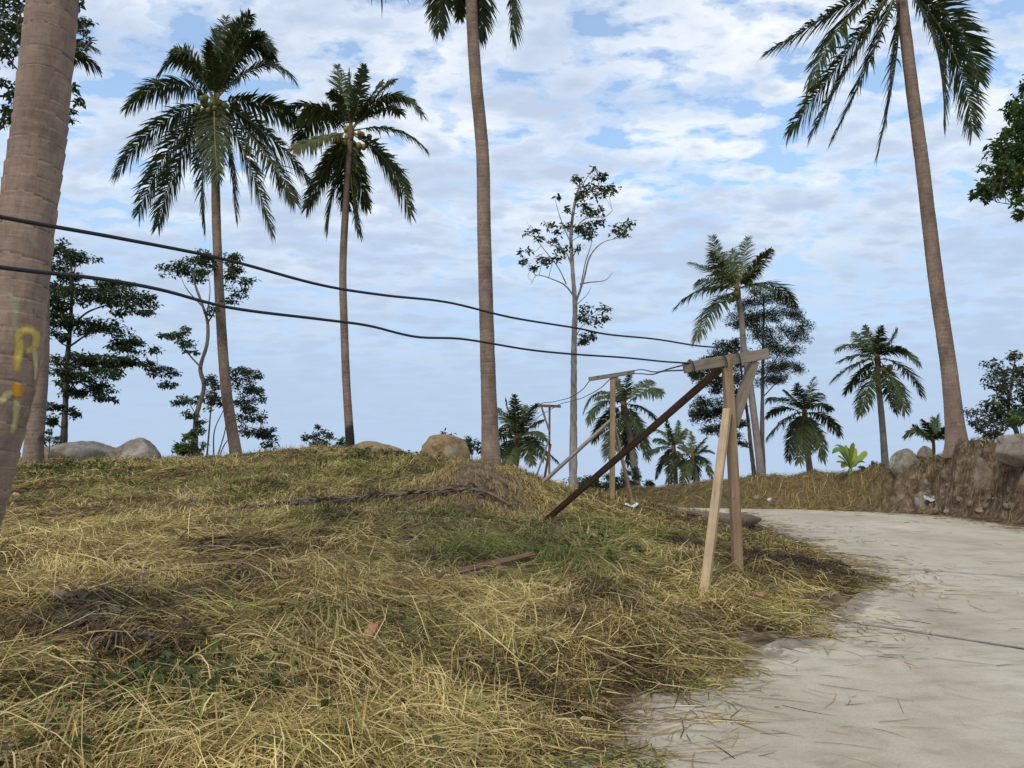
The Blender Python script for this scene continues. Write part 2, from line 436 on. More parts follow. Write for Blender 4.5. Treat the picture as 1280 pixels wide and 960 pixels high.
def land(x, y):
    x = np.asarray(x, float); y = np.asarray(y, float)
    z = tps(np.clip(x, -40, 42), np.clip(y, -10, 52))
    ins = in_poly(ROAD_POLY, x, y)
    dL = poly_dist(ROAD_L, x, y); dR, bh = poly_dist(ROAD_R, x, y, BANK_H); _, bw = poly_dist(ROAD_R, x, y, BANK_W)
    right = (~ins) & (dR < dL)
    v = np.where(ins, np.minimum(dL, dR), -np.minimum(dL, dR))     # + on the road
    wob = (fbm(x * 0.9, y * 0.9, 31) - 0.5) * 0.9
    fall = sstep(30, 16, dR)
    bank = np.where(right, bh * sstep(0.1, 1.0, (dR + wob * sstep(0, 0.6, dR)) / bw) * fall, 0)
    # hollows and knobs on the steep face
    face = np.where(right, sstep(0.1, 0.4, dR / bw) * sstep(1.6, 0.9, dR / bw), 0)
    bank = bank + face * bh * (0.42 * (fbm(x * 1.7, y * 1.7, 44) - 0.5) + 0.30 * (fbm(x * 5, y * 5, 45) - 0.5))
    # heaps of cut grass
    am = sstep(0.15, -0.9, v)
    n1 = fbm(x * 0.75, y * 0.75, 3, 3) - 0.5; n2 = fbm(x * 2.6, y * 2.6, 5, 3) - 0.5; n3 = fbm(x * 6.5, y * 6.5, 6, 2) - 0.5
    amp = np.where(right, 0.5, 1.0)
    heap = am * amp * (0.22 * n1 + 0.12 * n2 + 0.06 * n3) * sstep(26, 12, np.hypot(x, y) * 0.8)
    zr = zroad(y) - 0.03
    z = np.where(ins, np.minimum(z, zr) * sstep(0.0, 0.5, v) + (zr + 0.012) * (1 - sstep(0.0, 0.5, v)), z)
    z = np.where((~ins) & (v > -0.8), z * sstep(0, -0.8, v) + (zr + 0.042) * (1 - sstep(0, -0.8, v)), z)
    z = z + bank + np.maximum(heap, -0.09) - 0.07 * am
    r = np.hypot(x, y - 15)
    return z * sstep(75, 36, r) + (-26) * (1 - sstep(75, 36, r))

# lookup grid
GX = np.concatenate([np.array([-6000, -2500, -1000, -400, -200, -120, -90, -75, -62, -52, -45, -40]), np.linspace(-36, -16, 50)[:-1], np.linspace(-16, 16, 330), np.linspace(16, 36, 60)[1:], np.array([40, 46, 54, 64, 78, 95, 130, 220, 420, 1000, 2500, 6000])])
GY = np.concatenate([np.array([-6000, -2000, -600, -200, -100, -60, -40, -25, -16, -11, -8]), np.linspace(-6, 2, 24), np.linspace(2, 24, 260)[1:], np.linspace(24, 50, 70)[1:], np.array([53, 57, 62, 68, 76, 88, 105, 140, 220, 420, 1000, 2500, 6000])])
gx, gy = np.meshgrid(GX, GY, indexing='xy')
GZ = land(gx.ravel(), gy.ravel()).reshape(gx.shape)
def ground(x, y):
    x = np.asarray(x, float); y = np.asarray(y, float)
    i = np.clip(np.searchsorted(GX, x) - 1, 0, len(GX) - 2); j = np.clip(np.searchsorted(GY, y) - 1, 0, len(GY) - 2)
    fx = (x - GX[i]) / (GX[i + 1] - GX[i]); fy = (y - GY[j]) / (GY[j + 1] - GY[j])
    return (GZ[j, i] * (1 - fx) + GZ[j, i + 1] * fx) * (1 - fy) + (GZ[j + 1, i] * (1 - fx) + GZ[j + 1, i + 1] * fx) * fy
def gpt(px, py, d, dz=0.0):
    """point on the ground below/above the pixel's sight line at d metres"""
    p = at(px, py, d); p[2] = float(ground(p[0], p[1])) + dz; return p
def hit(px, py, d0=2.5, d1=30):
    """where the sight line of a pixel meets the ground"""
    for d in np.arange(d0, d1, 0.03):
        p = at(px, py, d)
        if p[2] <= float(ground(p[0], p[1])): return p
    return gpt(px, py, d1)

# ground material
m, nt, out = mat('soil_and_stubble')
pos = geo_pos(nt)
nA = noise(nt, 0.55, 5, 0.6, pos, 0.3); nB = noise(nt, 5.0, 6, 0.7, pos, 0.5); nC = noise(nt, 40, 5, 0.7, mapping(nt, pos, (0.35, 1.2, 1)), 1.0); nD = noise(nt, 1.7, 5, 0.65, mapping(nt, pos, (1, 1, 1), (5, 2, 0)), 0.5)
straw_c = ramp(nt, [(0.28, (0.05, 0.034, 0.02)), (0.45, (0.12, 0.082, 0.043)), (0.58, (0.24, 0.175, 0.085)), (0.72, (0.36, 0.27, 0.135))], nC.outputs[0])
pat = ramp(nt, [(0.35, (0.55, 0.5, 0.45)), (0.5, (1, 1, 1)), (0.66, (1.0, 1.1, 0.7))], nB.outputs[0])
col = mix(nt, 0.8, straw_c.outputs[0], pat.outputs[0], 'MULTIPLY')
gr = ramp(nt, [(0.52, (0, 0, 0)), (0.66, (0.6,) * 3)], nA.outputs[0])
col = mix(nt, gr.outputs[0], col, (0.10, 0.105, 0.032))
soil = ramp(nt, [(0.26, (0.04, 0.028, 0.02)), (0.41, (0.11, 0.076, 0.05)), (0.53, (0.21, 0.15, 0.10)), (0.67, (0.38, 0.295, 0.21))], nB.outputs[0])
soil2 = ramp(nt, [(0.35, (0.5, 0.48, 0.46)), (0.55, (1.1, 1.05, 1.0))], nD.outputs[0])
soilc = mix(nt, 0.8, soil.outputs[0], soil2.outputs[0], 'MULTIPLY')
col = mix(nt, tint_attr(nt), col, soilc)
hh = mth(nt, 'ADD', mth(nt, 'MULTIPLY', nC.outputs[0], 0.6), nB.outputs[0])
principled(nt, out, col, 0.95, bump(nt, hh, 0.9, 0.06), 0.1)
M['ground'] = m

mb = MB()
ins_ = in_poly(ROAD_POLY, gx.ravel(), gy.ravel())
dL_ = poly_dist(ROAD_L, gx.ravel(), gy.ravel()); dR_, bh_ = poly_dist(ROAD_R, gx.ravel(), gy.ravel(), BANK_H); _, bw_ = poly_dist(ROAD_R, gx.ravel(), gy.ravel(), BANK_W)
soil_t = np.where((~ins_) & (dR_ < dL_), sstep(2.6, 1.2, dR_ / bw_) * (0.06 + 0.94 * sstep(1.15, 1.55, bh_)), 0)
_hp = at(597, 597, 13.7); soil_t = np.maximum(soil_t, 0.85 * np.exp(-((gx.ravel() - _hp[0]) ** 2 + (gy.ravel() - _hp[1]) ** 2) / 1.6))
soil_t = np.maximum(soil_t, np.where(ins_ | (dL_ < 0.6), 0.8, 0))
nx, ny = len(GX), len(GY)
ii, jj = np.meshgrid(np.arange(nx - 1), np.arange(ny - 1))
k = jj * nx + ii
mb.add(np.stack([gx, gy, GZ], -1).reshape(-1, 3), np.stack([k, k + 1, k + nx + 1, k + nx], -1).reshape(-1, 4), 0, soil_t)
tag(mb.build('ground', M['ground']), kind='structure')

# ------------------------------------------------------------------ road
m, nt, out = mat('worn_concrete')
pos = geo_pos(nt); e = tint_attr(nt)
n0 = noise(nt, 0.5, 5, 0.6, mapping(nt, pos, (1.2, 0.7, 1)), 0.6); n1 = noise(nt, 3.2, 6, 0.65, mapping(nt, pos, (0.7, 1.6, 1)), 0.5); n2 = noise(nt, 60, 4, 0.7, pos); n3 = noise(nt, 2.0, 6, 0.75, mapping(nt, pos, (1, 1, 1), (4, 7, 0)), 0.5)
c0 = ramp(nt, [(0.3, (0.37, 0.31, 0.225)), (0.5, (0.455, 0.395, 0.305)), (0.7, (0.52, 0.46, 0.365))], n0.outputs[0])
c1 = ramp(nt, [(0.28, (0.66, 0.64, 0.61)), (0.5, (1, 1, 1)), (0.75, (1.12, 1.11, 1.09))], n1.outputs[0])
c2 = ramp(nt, [(0.3, (0.84,) * 3), (0.6, (1.03,) * 3)], n2.outputs[0])
col = mix(nt, 0.85, c0.outputs[0], c1.outputs[0], 'MULTIPLY'); col = mix(nt, 0.9, col, c2.outputs[0], 'MULTIPLY')
n5 = noise(nt, 0.9, 4, 0.6, mapping(nt, pos, (1.0, 0.22, 1), (2, 3, 0)), 0.4)
c5 = ramp(nt, [(0.38, (0.80, 0.78, 0.75)), (0.5, (1, 1, 1))], n5.outputs[0]); col = mix(nt, 0.45, col, c5.outputs[0], 'MULTIPLY')
n6 = noise(nt, 130, 2, 0.6, pos); c6 = ramp(nt, [(0.30, (0.5, 0.47, 0.44)), (0.37, (1, 1, 1))], n6.outputs[0]); col = mix(nt, 0.9, col, c6.outputs[0], 'MULTIPLY')
dm = mth(nt, 'ADD', e, mth(nt, 'MULTIPLY', mth(nt, 'SUBTRACT', n3.outputs[0], 0.5), 2.6))
dmr = ramp(nt, [(0.62, (0, 0, 0)), (0.80, (0.7,) * 3)], dm)
dirt = ramp(nt, [(0.35, (0.05, 0.038, 0.03)), (0.65, (0.16, 0.125, 0.09))], n1.outputs[0])
col = mix(nt, dmr.outputs[0], col, dirt.outputs[0])
principled(nt, out, col, ramp(nt, [(0.3, (0.62,) * 3), (0.6, (0.85,) * 3)], n1.outputs[0]).outputs[0], bump(nt, mth(nt, 'ADD', n2.outputs[0], n1.outputs[0]), 0.25, 0.01), 0.3)
M['concrete'] = m
m, nt, out = mat('joint_bitumen')
nj = noise(nt, 6, 4, 0.6, geo_pos(nt)); cj = ramp(nt, [(0.35, (0.11, 0.10, 0.09)), (0.6, (0.24, 0.22, 0.19))], nj.outputs[0])
principled(nt, out, cj.outputs[0], 0.9); M['joint'] = m

def resample(P, n):
    P = smooth_path(np.c_[P, np.zeros(len(P))], 400)[:, :2]
    s = np.concatenate([[0], np.cumsum(np.hypot(*np.diff(P, axis=0).T))]); u = np.linspace(0, s[-1], n)
    return np.c_[np.interp(u, s, P[:, 0]), np.interp(u, s, P[:, 1])]
NA, NB = 150, 48
EL = resample(ROAD_L, NA); ER = resample(ROAD_R, NA)
mb = MB(); V = []; tt = []
for i in range(NA):
    for j in range(NB):
        u = j / (NB - 1)
        p = EL[i] * (1 - u) + ER[i] * u
        z = float(zroad(p[1])) + 0.012 * (fbm(np.array([p[0] * 0.5]), np.array([p[1] * 0.5]), 77)[0] - 0.5)
        V.append((p[0], p[1], z))
        w = np.linalg.norm(ER[i] - EL[i])
        dl, dr = u * w, (1 - u) * w
        tt.append(max(1.0 - dl * 0.75, 0.85 - dr * 0.9, 0.0))
ii, jj = np.meshgrid(np.arange(NB - 1), np.arange(NA - 1)); k = jj * NB + ii
mb.add(V, np.stack([k, k + 1, k + NB + 1, k + NB], -1).reshape(-1, 4), 0, tt)
# a shallow curb of slab thickness down into the soil
road = tag(mb.build('road', M['concrete']), kind='structure')
# expansion joints: thin tarry strips lying on the concrete
def joint(a, b, w):
    a = np.array(on_road(*a)); b = np.array(on_road(*b)); b = a + (b - a) * 2.2
    j = MB(); n = 90; V = []
    dr = (b - a) / np.linalg.norm(b - a); nn = np.array([-dr[1], dr[0]])
    for i in range(n):
        p = a + (b - a) * i / (n - 1) + nn * 0.03 * (fbm(np.array([i * 0.12]), np.array([a[0]]), 8)[0] - 0.5)
        ww = w * (0.5 + 1.0 * vnoise(np.array([i * 0.35]), np.array([a[1]]), 4)[0])
        for s_ in (-1, 1):
            q = p + nn * s_ * ww / 2; V.append((q[0], q[1], float(zroad(q[1])) + 0.012))
    k = np.arange(n - 1) * 2
    j.add(V, np.stack([k, k + 1, k + 3, k + 2], -1))
    return j
J = joint((1000, 768), (1280, 812), 0.034)
J2 = joint((1050, 706), (1280, 722), 0.036)
J.add(np.concatenate(J2.v), np.concatenate(J2.f))
tag(J.build('road_joints', M['joint']), kind='structure')

# ------------------------------------------------------------------ world
w = bpy.data.worlds.new("World"); scene.world = w; w.use_nodes = True
nt = w.node_tree; nt.nodes.clear()
SUN_EL, SUN_AZ = R(48), R(205)       # azimuth clockwise from +Y: behind the camera, a little left
sky = nt.nodes.new('ShaderNodeTexSky'); sky.sky_type = 'NISHITA'; sky.sun_disc = False
sky.sun_elevation = SUN_EL; sky.sun_rotation = SUN_AZ; sky.air_density = 1.0; sky.dust_density = 1.2; sky.ozone_density = 1.5
tc = nt.nodes.new('ShaderNodeTexCoord').outputs['Generated']
sx = nt.nodes.new('ShaderNodeSeparateXYZ'); nt.links.new(tc, sx.inputs[0])
zc = mth(nt, 'ADD', mth(nt, 'MAXIMUM', sx.outputs[2], 0.0), 0.16)
cb = nt.nodes.new('ShaderNodeCombineXYZ')
nt.links.new(mth(nt, 'DIVIDE', sx.outputs[0], zc), cb.inputs[0]); nt.links.new(mth(nt, 'DIVIDE', sx.outputs[1], zc), cb.inputs[1])
pv = cb.outputs[0]
nBig = noise(nt, 1.7, 3, 0.5, mapping(nt, pv, (0.9, 1.0, 1), (5.3, 0.2, 0)), 0.2)
nPuf = noise(nt, 5.0, 8, 0.56, mapping(nt, pv, (0.85, 1.25, 1), (0.4, 1.9, 0)), 0.25)
nFine = noise(nt, 13.0, 7, 0.65, mapping(nt, pv, (0.8, 1.25, 1), (1, 5, 0)), 0.2)
cov = mth(nt, 'ADD', mth(nt, 'MULTIPLY', nBig.outputs[0], 0.55), mth(nt, 'ADD', mth(nt, 'MULTIPLY', nPuf.outputs[0], 1.1), mth(nt, 'MULTIPLY', nFine.outputs[0], 0.75)))
nWp = noise(nt, 5.0, 3, 0.5, pv)
wv = nt.nodes.new('ShaderNodeVectorMath'); wv.operation = 'MULTIPLY_ADD'; nt.links.new(nWp.outputs['Color'], wv.inputs[0]); wv.inputs[1].default_value = (0.16, 0.16, 0); nt.links.new(mapping(nt, pv, (0.75, 1.15, 1), (0.3, 0.1, 0)), wv.inputs[2])
vo = nt.nodes.new('ShaderNodeTexVoronoi'); vo.feature = 'SMOOTH_F1'; vo.voronoi_dimensions = '2D'; vo.inputs['Scale'].default_value = 12.5; vo.inputs['Smoothness'].default_value = 0.6; nt.links.new(wv.outputs[0], vo.inputs['Vector'])
cov = mth(nt, 'ADD', cov, mth(nt, 'MULTIPLY', mth(nt, 'SUBTRACT', 0.42, vo.outputs['Distance']), 0.42))
mask = ramp(nt, [(0.0, (0.15,) * 3), (0.20, (0.46,) * 3), (0.40, (0.80,) * 3), (0.62, (0.97,) * 3)], mth(nt, 'MULTIPLY', mth(nt, 'SUBTRACT', cov, 0.995), 2.1, clamp=True), 'EASE')
nSh = noise(nt, 3.4, 6, 0.58, mapping(nt, pv, (0.8, 1.25, 1), (7.4, 2.2, 0)), 0.3)
thick = mth(nt, 'ADD', mth(nt, 'MULTIPLY', mth(nt, 'SUBTRACT', cov, 1.225), 0.75), nSh.outputs[0])
ccol = ramp(nt, [(0.36, (0.80, 0.82, 0.84)), (0.48, (0.63, 0.68, 0.76)), (0.58, (0.50, 0.575, 0.70)), (0.72, (0.43, 0.51, 0.65))], thick)
skyc = nt.nodes.new('ShaderNodeVectorMath'); skyc.operation = 'MULTIPLY'
nt.links.new(sky.outputs[0], skyc.inputs[0]); skyc.inputs[1].default_value = (0.18, 0.21, 0.21)
blend = mix(nt, mask.outputs[0], skyc.outputs[0], ccol.outputs[0])
hz = ramp(nt, [(0.0, (1, 1, 1)), (0.13, (0.96,) * 3), (0.23, (0.72,) * 3), (0.42, (0, 0, 0))], sx.outputs[2], 'EASE')
blend = mix(nt, hz.outputs[0], blend, (0.375, 0.485, 0.645))
bg = nt.nodes.new('ShaderNodeBackground'); bg.inputs['Strength'].default_value = 1.0
nt.links.new(blend, bg.inputs['Color'])
wo = nt.nodes.new('ShaderNodeOutputWorld'); nt.links.new(bg.outputs[0], wo.inputs[0])

sd = bpy.data.lights.new('sun', 'SUN'); sd.energy = 1.5; sd.angle = R(14); sd.color = (1.0, 0.93, 0.83)
so = bpy.data.objects.new('sun', sd); COL.objects.link(so)
so.rotation_euler = (math.pi / 2 - SUN_EL, 0, math.pi - SUN_AZ)
so.location = (0, -10, 30)

# ------------------------------------------------------------------ palms
def trunk_mesh(path, r_base, r_top, ring, sides, step, matl, parent, flare=0.35, flare_h=0.6, bumpy=0.035, seed=0):
    P = smooth_path(path, 60)
    s = np.concatenate([[0], np.cumsum(np.linalg.norm(np.diff(P, axis=0), axis=1))])
    n = max(12, int(s[-1] / step)); u = np.linspace(0, s[-1], n)
    P = np.c_[np.interp(u, s, P[:, 0]), np.interp(u, s, P[:, 1]), np.interp(u, s, P[:, 2])]
    rad = r_top + (r_base - r_top) * (1 - u / s[-1]) ** 0.9 + r_base * flare * np.exp(-u / flare_h)
    # ring scars, unevenly spaced
    wob = np.cumsum(0.35 + 1.3 * vnoise(u / ring * 0.8, u * 0 + seed, 5)) ; wob = wob / wob[-1] * (s[-1] / ring)
    ph = wob % 1.0
    th = np.arange(sides) * 2 * math.pi / sides
    tilt = 0.12 * np.sin(th)[None, :] * np.sin(u * 0.7 + seed)[:, None] + 0.22 * (fbm(np.cos(th)[None, :] * 1.5 + u[:, None] * 0.8, np.sin(th)[None, :] * 1.5 + seed, 9) - 0.5)
    ph2 = (wob[:, None] + tilt) % 1.0
    prof = (ph2 ** 1.6) - 0.45
    irr = fbm(np.cos(th)[None, :] * 2 + seed, np.sin(th)[None, :] * 2 + u[:, None] * 3, 12) - 0.5
    RR = rad[:, None] * (1 + bumpy * prof + 0.075 * irr)
    # buttress lobes near the ground
    RR = RR * (1 + 0.14 * np.exp(-u / 0.35)[:, None] * np.sin(th * 5 + seed)[None, :])
    b = MB(); b.tube(P, RR, sides, 0, None)
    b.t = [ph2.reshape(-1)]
    return b.build('trunk', matl, parent)

def frond_mesh(P0, P1, P2, green, rs, nleaf=56, width=0.045, leafl=None, droop=0.6, thin=1.0, rib=0.5):
    r_ = np.random.default_rng(rs)
    nleaf = int(nleaf * 1.75); width = width * (1.3 if width < 0.045 else 0.95)
    n = 22; t = np.linspace(0, 1, n)[:, None]
    C = P0 * (1 - t) ** 2 + 2 * P1 * t * (1 - t) + P2 * t * t
    L = np.linalg.norm(np.diff(C, axis=0), axis=1).sum()
    ll0 = leafl or min(0.265 * L, 0.86)
    b = MB()
    rad = np.interp(t[:, 0], [0, 0.08, 0.3, 1], [0.045, 0.026, 0.017, 0.004]) * thin * (L / 3.2)
    b.tube(C, rad, 5, 1, np.clip(rib - 0.35 * t[:, 0], 0, 1), cap=False)
    ts = np.linspace(0.13, 0.995, nleaf)
    ts = np.repeat(ts, 2) + r_.uniform(-0.006, 0.006, nleaf * 2); ts = np.clip(ts, 0.1, 1.0)
    sg = np.tile([1.0, -1.0], nleaf)
    keep = r_.random(len(ts)) > 0.04; ts, sg = ts[keep], sg[keep]
    tt = ts[:, None]
    B = P0 * (1 - tt) ** 2 + 2 * P1 * tt * (1 - tt) + P2 * tt * tt
    T = 2 * (1 - tt) * (P1 - P0) + 2 * tt * (P2 - P1); T /= np.linalg.norm(T, axis=1)[:, None]
    # frame carried along the rib: sideways stays horizontal where it can
    flat = (P2 - P0) * np.array([1, 1, 0]); 
    if np.linalg.norm(flat) < 0.25 * L: flat = flat + (P1 - P0) * np.array([1, 1, 0]) + np.array([0.1, 0.3, 0])
    side0 = np.cross(flat, [0, 0, 1.0]); side0 /= np.linalg.norm(side0) + 1e-9
    S = side0[None, :] - T * (T @ side0)[:, None]; S /= np.linalg.norm(S, axis=1)[:, None]
    Nn = np.cross(S, T)
    tw = r_.normal(0, 0.25) + r_.normal(0, 0.5) * ts
    S, Nn = S * np.cos(tw)[:, None] + Nn * np.sin(tw)[:, None], Nn * np.cos(tw)[:, None] - S * np.sin(tw)[:, None]
    lp = np.interp(ts, [0.1, 0.2, 0.38, 0.6, 0.85, 1.0], [0.5, 0.8, 1.0, 0.95, 0.66, 0.38]) * ll0 * r_.uniform(0.82, 1.1, len(ts))
    fwd = np.interp(ts, [0.1, 0.5, 0.9, 1.0], [0.5, 0.75, 1.2, 2.2]) * r_.uniform(0.6, 1.4, len(ts)) * (1 + 0.45 * (vnoise(ts * 14, sg * 3 + rs % 97, 6) - 0.5))
    D = S * sg[:, None] + T * fwd[:, None] + Nn * r_.normal(0.22, 0.12, len(ts))[:, None]
    D /= np.linalg.norm(D, axis=1)[:, None]
    W = T - D * (T * D).sum(1)[:, None]; W /= np.linalg.norm(W, axis=1)[:, None] + 1e-9
    W = W + Nn * r_.normal(0, 0.35, len(ts))[:, None]; W /= np.linalg.norm(W, axis=1)[:, None]
    dr = droop * r_.uniform(0.5, 1.5, len(ts)) * (0.7 + 0.6 * vnoise(ts * 9, sg * 5 + rs % 91, 7))
    secs = [0.0, 0.3, 0.65, 1.0]; ws = [0.55, 1.0, 0.75, 0.08]
    Vs = []
    for u, ww in zip(secs, ws):
        p = B + D * (lp * (u - 0.24 * dr * u * u))[:, None]
        p[:, 2] -= lp * dr * u * u * 0.85
        wv = W * (width * 0.5 * ww * (0.6 + 0.4 * lp / ll0))[:, None]
        Vs += [p - wv, p + wv]
    V = np.stack(Vs, 1); m_ = len(ts)
    base = (np.arange(m_) * 8)[:, None]
    fq = np.concatenate([base + np.array([0, 1, 3, 2]), base + np.array([2, 3, 5, 4]), base + np.array([4, 5, 7, 6])])
    tv = np.clip(green + r_.normal(0, 0.10, m_), 0, 1)
    tv4 = np.repeat(tv, 8).reshape(m_, 8).copy(); tv4[:, 6:] = np.clip(tv4[:, 6:] - 0.2, 0, 1)
    b.add(V.reshape(-1, 3), fq, 0, tv4.ravel())
    return b

def coconut(c, r, matl, parent):
    b = MB(); n, s_ = 9, 10; V = []
    ax = np.random.default_rng(int(abs(c[0] * 1000)) % 9999).normal(0, 1, 3); 
    for i in range(n):
        a = math.pi * i / (n - 1)
        for j in range(s_):
            th = 2 * math.pi * j / s_
            rr = math.sin(a) * (1 + 0.05 * math.cos(3 * th))
            V.append(c + r * np.array([rr * math.cos(th), rr * math.sin(th), 1.22 * math.cos(a) * (1 - 0.08 * math.cos(a))]))
    i = np.arange(n - 1)[:, None] * s_; j = np.arange(s_)[None, :]; j2 = (j + 1) % s_
    b.add(V, np.stack([i + j, i + j2, i + s_ + j2, i + s_ + j], -1).reshape(-1, 4))
    return b.build('coconut', matl, parent)

GP = 'coconut palms on the hilltop'
def palm(label, d, path, fronds, L, r_base, r_top, seed, nuts=None, ring=0.11, extra=0, green=0.62, nleaf=52, sides=18, step=0.035, matl='trunk', width=0.042, name='coconut_palm', flare=0.35, dbase=None, up=0.4, droop=0.46, crown_shift=0.0):
    """path and fronds are read off the photo; every frond gets its own depth so that it has a real length"""
    r_ = np.random.default_rng(seed)
    pts = [at(px, py, d) for px, py in path]
    if dbase is not None:
        for k_, p in enumerate(path): pts[k_] = at(p[0], p[1], dbase + (d - dbase) * k_ / (len(path) - 1))
    g = float(ground(pts[0][0], pts[0][1]))
    base = np.array([pts[0][0], pts[0][1], min(g, pts[0][2]) if abs(g - pts[0][2]) < 0.5 else g])
    if abs(base[2] - pts[0][2]) > 0.02: pts[0] = pts[0]; pts = [base - np.array([0, 0, 0.08])] + pts if pts[0][2] - base[2] > 0.05 else [base - np.array([0, 0, 0.08])] + pts[1:]
    else: pts[0] = pts[0] - np.array([0, 0, 0.1])
    root = empty(name, base)
    tag(root, label, 'palm tree', GP)
    trunk_mesh(pts, r_base, r_top, ring, sides, step, M[matl], root, flare=flare, seed=seed)
    top = pts[-1]
    # fibrous heart of the crown
    hb = MB(); hp = np.array([top + np.array([0, 0, z]) for z in np.linspace(-0.25, 0.55, 8)])
    hb.tube(hp, np.array([r_top * 1.0, r_top * 1.1, r_top * 1.2, r_top * 1.15, r_top * 1.0, r_top * 0.7, r_top * 0.4, 0.02]), 10)
    hb.build('crown_heart', M['fibre'], root)
    sgn = 1
    for i, f in enumerate(fronds):
        tip, mid, ds, gr, rb = f[0], f[1], None, green, 0.3
        if len(f) > 2 and f[2] is not None: ds = f[2]
        if len(f) > 3 and f[3] is not None: rb = f[3]
        if len(f) > 4: gr = f[4]
        P2 = at(tip[0], tip[1], d)
        if mid is None:
            mid = ((path[-1][0] + tip[0]) / 2, (path[-1][1] + tip[1]) / 2 - up * 0.35 * math.hypot(tip[0] - path[-1][0], tip[1] - path[-1][1]))
        Pm = at(mid[0], mid[1], d)
        l2 = np.linalg.norm(Pm - top) + np.linalg.norm(P2 - Pm)
        off = math.sqrt(max(0.0, L * L - l2 * l2)) * 0.85
        if ds is None: ds = sgn * r_.uniform(0.55, 1.0); sgn = -sgn
        P2 = P2 + np.array([0, 1, 0]) * off * ds
        Pm = Pm + np.array([0, 1, 0]) * off * ds * 0.5
        # keep the sight line when moving in depth
        for q in (P2, Pm):
            kk = q[1] / d; q[0] = q[0] * kk; q[2] = EYE[2] + (q[2] - EYE[2]) * kk
        P0 = top + np.array([0, 0, 0.12]) + r_.normal(0, 0.03, 3)
        P1 = 2 * Pm - 0.5 * P0 - 0.5 * P2
        frond_mesh(P0, P1, P2, gr + r_.normal(0, 0.07), seed * 100 + i, nleaf, width, None, droop * r_.uniform(0.8, 1.25), 1.0, rb).build('frond', [M['frond'], M['rachis']], root)
    for i in range(extra):
        az = r_.uniform(0, 2 * math.pi); el = r_.uniform(-0.5, 1.1)
        Lx = L * r_.uniform(0.8, 1.0)
        h = np.array([math.cos(az), math.sin(az), 0])
        P0 = top + np.array([0, 0, 0.15])
        P1 = P0 + h * Lx * 0.5 * math.cos(el) + np.array([0, 0, Lx * 0.5 * math.sin(el)])
        P2 = P1 + h * Lx * 0.5 * math.cos(el - 0.9) + np.array([0, 0, Lx * 0.5 * math.sin(el - 0.9)])
        frond_mesh(P0, P1, P2, green + r_.normal(0, 0.07), seed * 100 + 50 + i, nleaf, width, None, droop, 1.0, 0.3).build('frond', [M['frond'], M['rachis']], root)
    if nuts:
        for i in range(nuts[0]):
            az = r_.uniform(0, 2 * math.pi)
            rr = r_top + 0.12 + abs(r_.normal(0, 0.12))
            c = top + np.array([math.cos(az) * rr * 1.3, math.sin(az) * rr * 1.3, r_.uniform(-0.5, 0.05)])
            coconut(c, r_.uniform(0.075, 0.105), M[nuts[1]] if r_.random() < 0.7 else M['coco_green'], root)
    return root

def z1(x, y): return (x / 3.2, y / 3.2)
def z3(x, y): return (340 + x / 3.2, y / 3.2)
def z5(x, y): return (920 + x / 3.2, y / 3.2)
def z5b(x, y): return (820 + x / 3, 290 + y / 3)
def z6(x, y): return (960 + x / 3.097, 370 + y / 3.097)
def z7(x, y): return (600 + x / 3, 440 + y / 3)

# near trunk at the left edge of the frame
pts_near = [(-112, 800), (-88, 760), (-62, 705), (-38, 640), (-18, 565), (4, 485), (18, 400), (30, 300), (44, 200), (54, 120), (66, 0), (80, -160), (92, -330), (100, -480)]
D_NEAR = 4.6
PN = [at(px, py, D_NEAR) for px, py in pts_near]
gn = float(ground(PN[0][0], PN[0][1])); PN[0][2] = gn - 0.1
near = empty('coconut_palm', (PN[0][0], PN[0][1], gn))
tag(near, 'big near coconut trunk at the left frame edge with yellow and orange paint marks', 'palm tree', GP)
tk = trunk_mesh(PN, 0.180, 0.120, 0.125, 96, 0.012, M['trunk_near'], near, flare=0.3, flare_h=0.35, bumpy=0.05, seed=3)
topn = PN[-1]
for i in range(16):
    r_ = np.random.default_rng(900 + i)
    az = i * 2.4; el = r_.uniform(-0.15, 1.15); Lx = 3.4
    h = np.array([math.cos(az), math.sin(az), 0]); P0 = topn + np.array([0, 0, 0.1])
    P1 = P0 + h * Lx * 0.5 * math.cos(el) + np.array([0, 0, Lx * 0.5 * math.sin(el)])
    P2 = P1 + h * Lx * 0.5 * math.cos(el - 0.7) + np.array([0, 0, Lx * 0.5 * math.sin(el - 0.7)])
    frond_mesh(P0, P1, P2, 0.6, 900 + i, 48).build('frond', [M['frond'], M['rachis']], near)
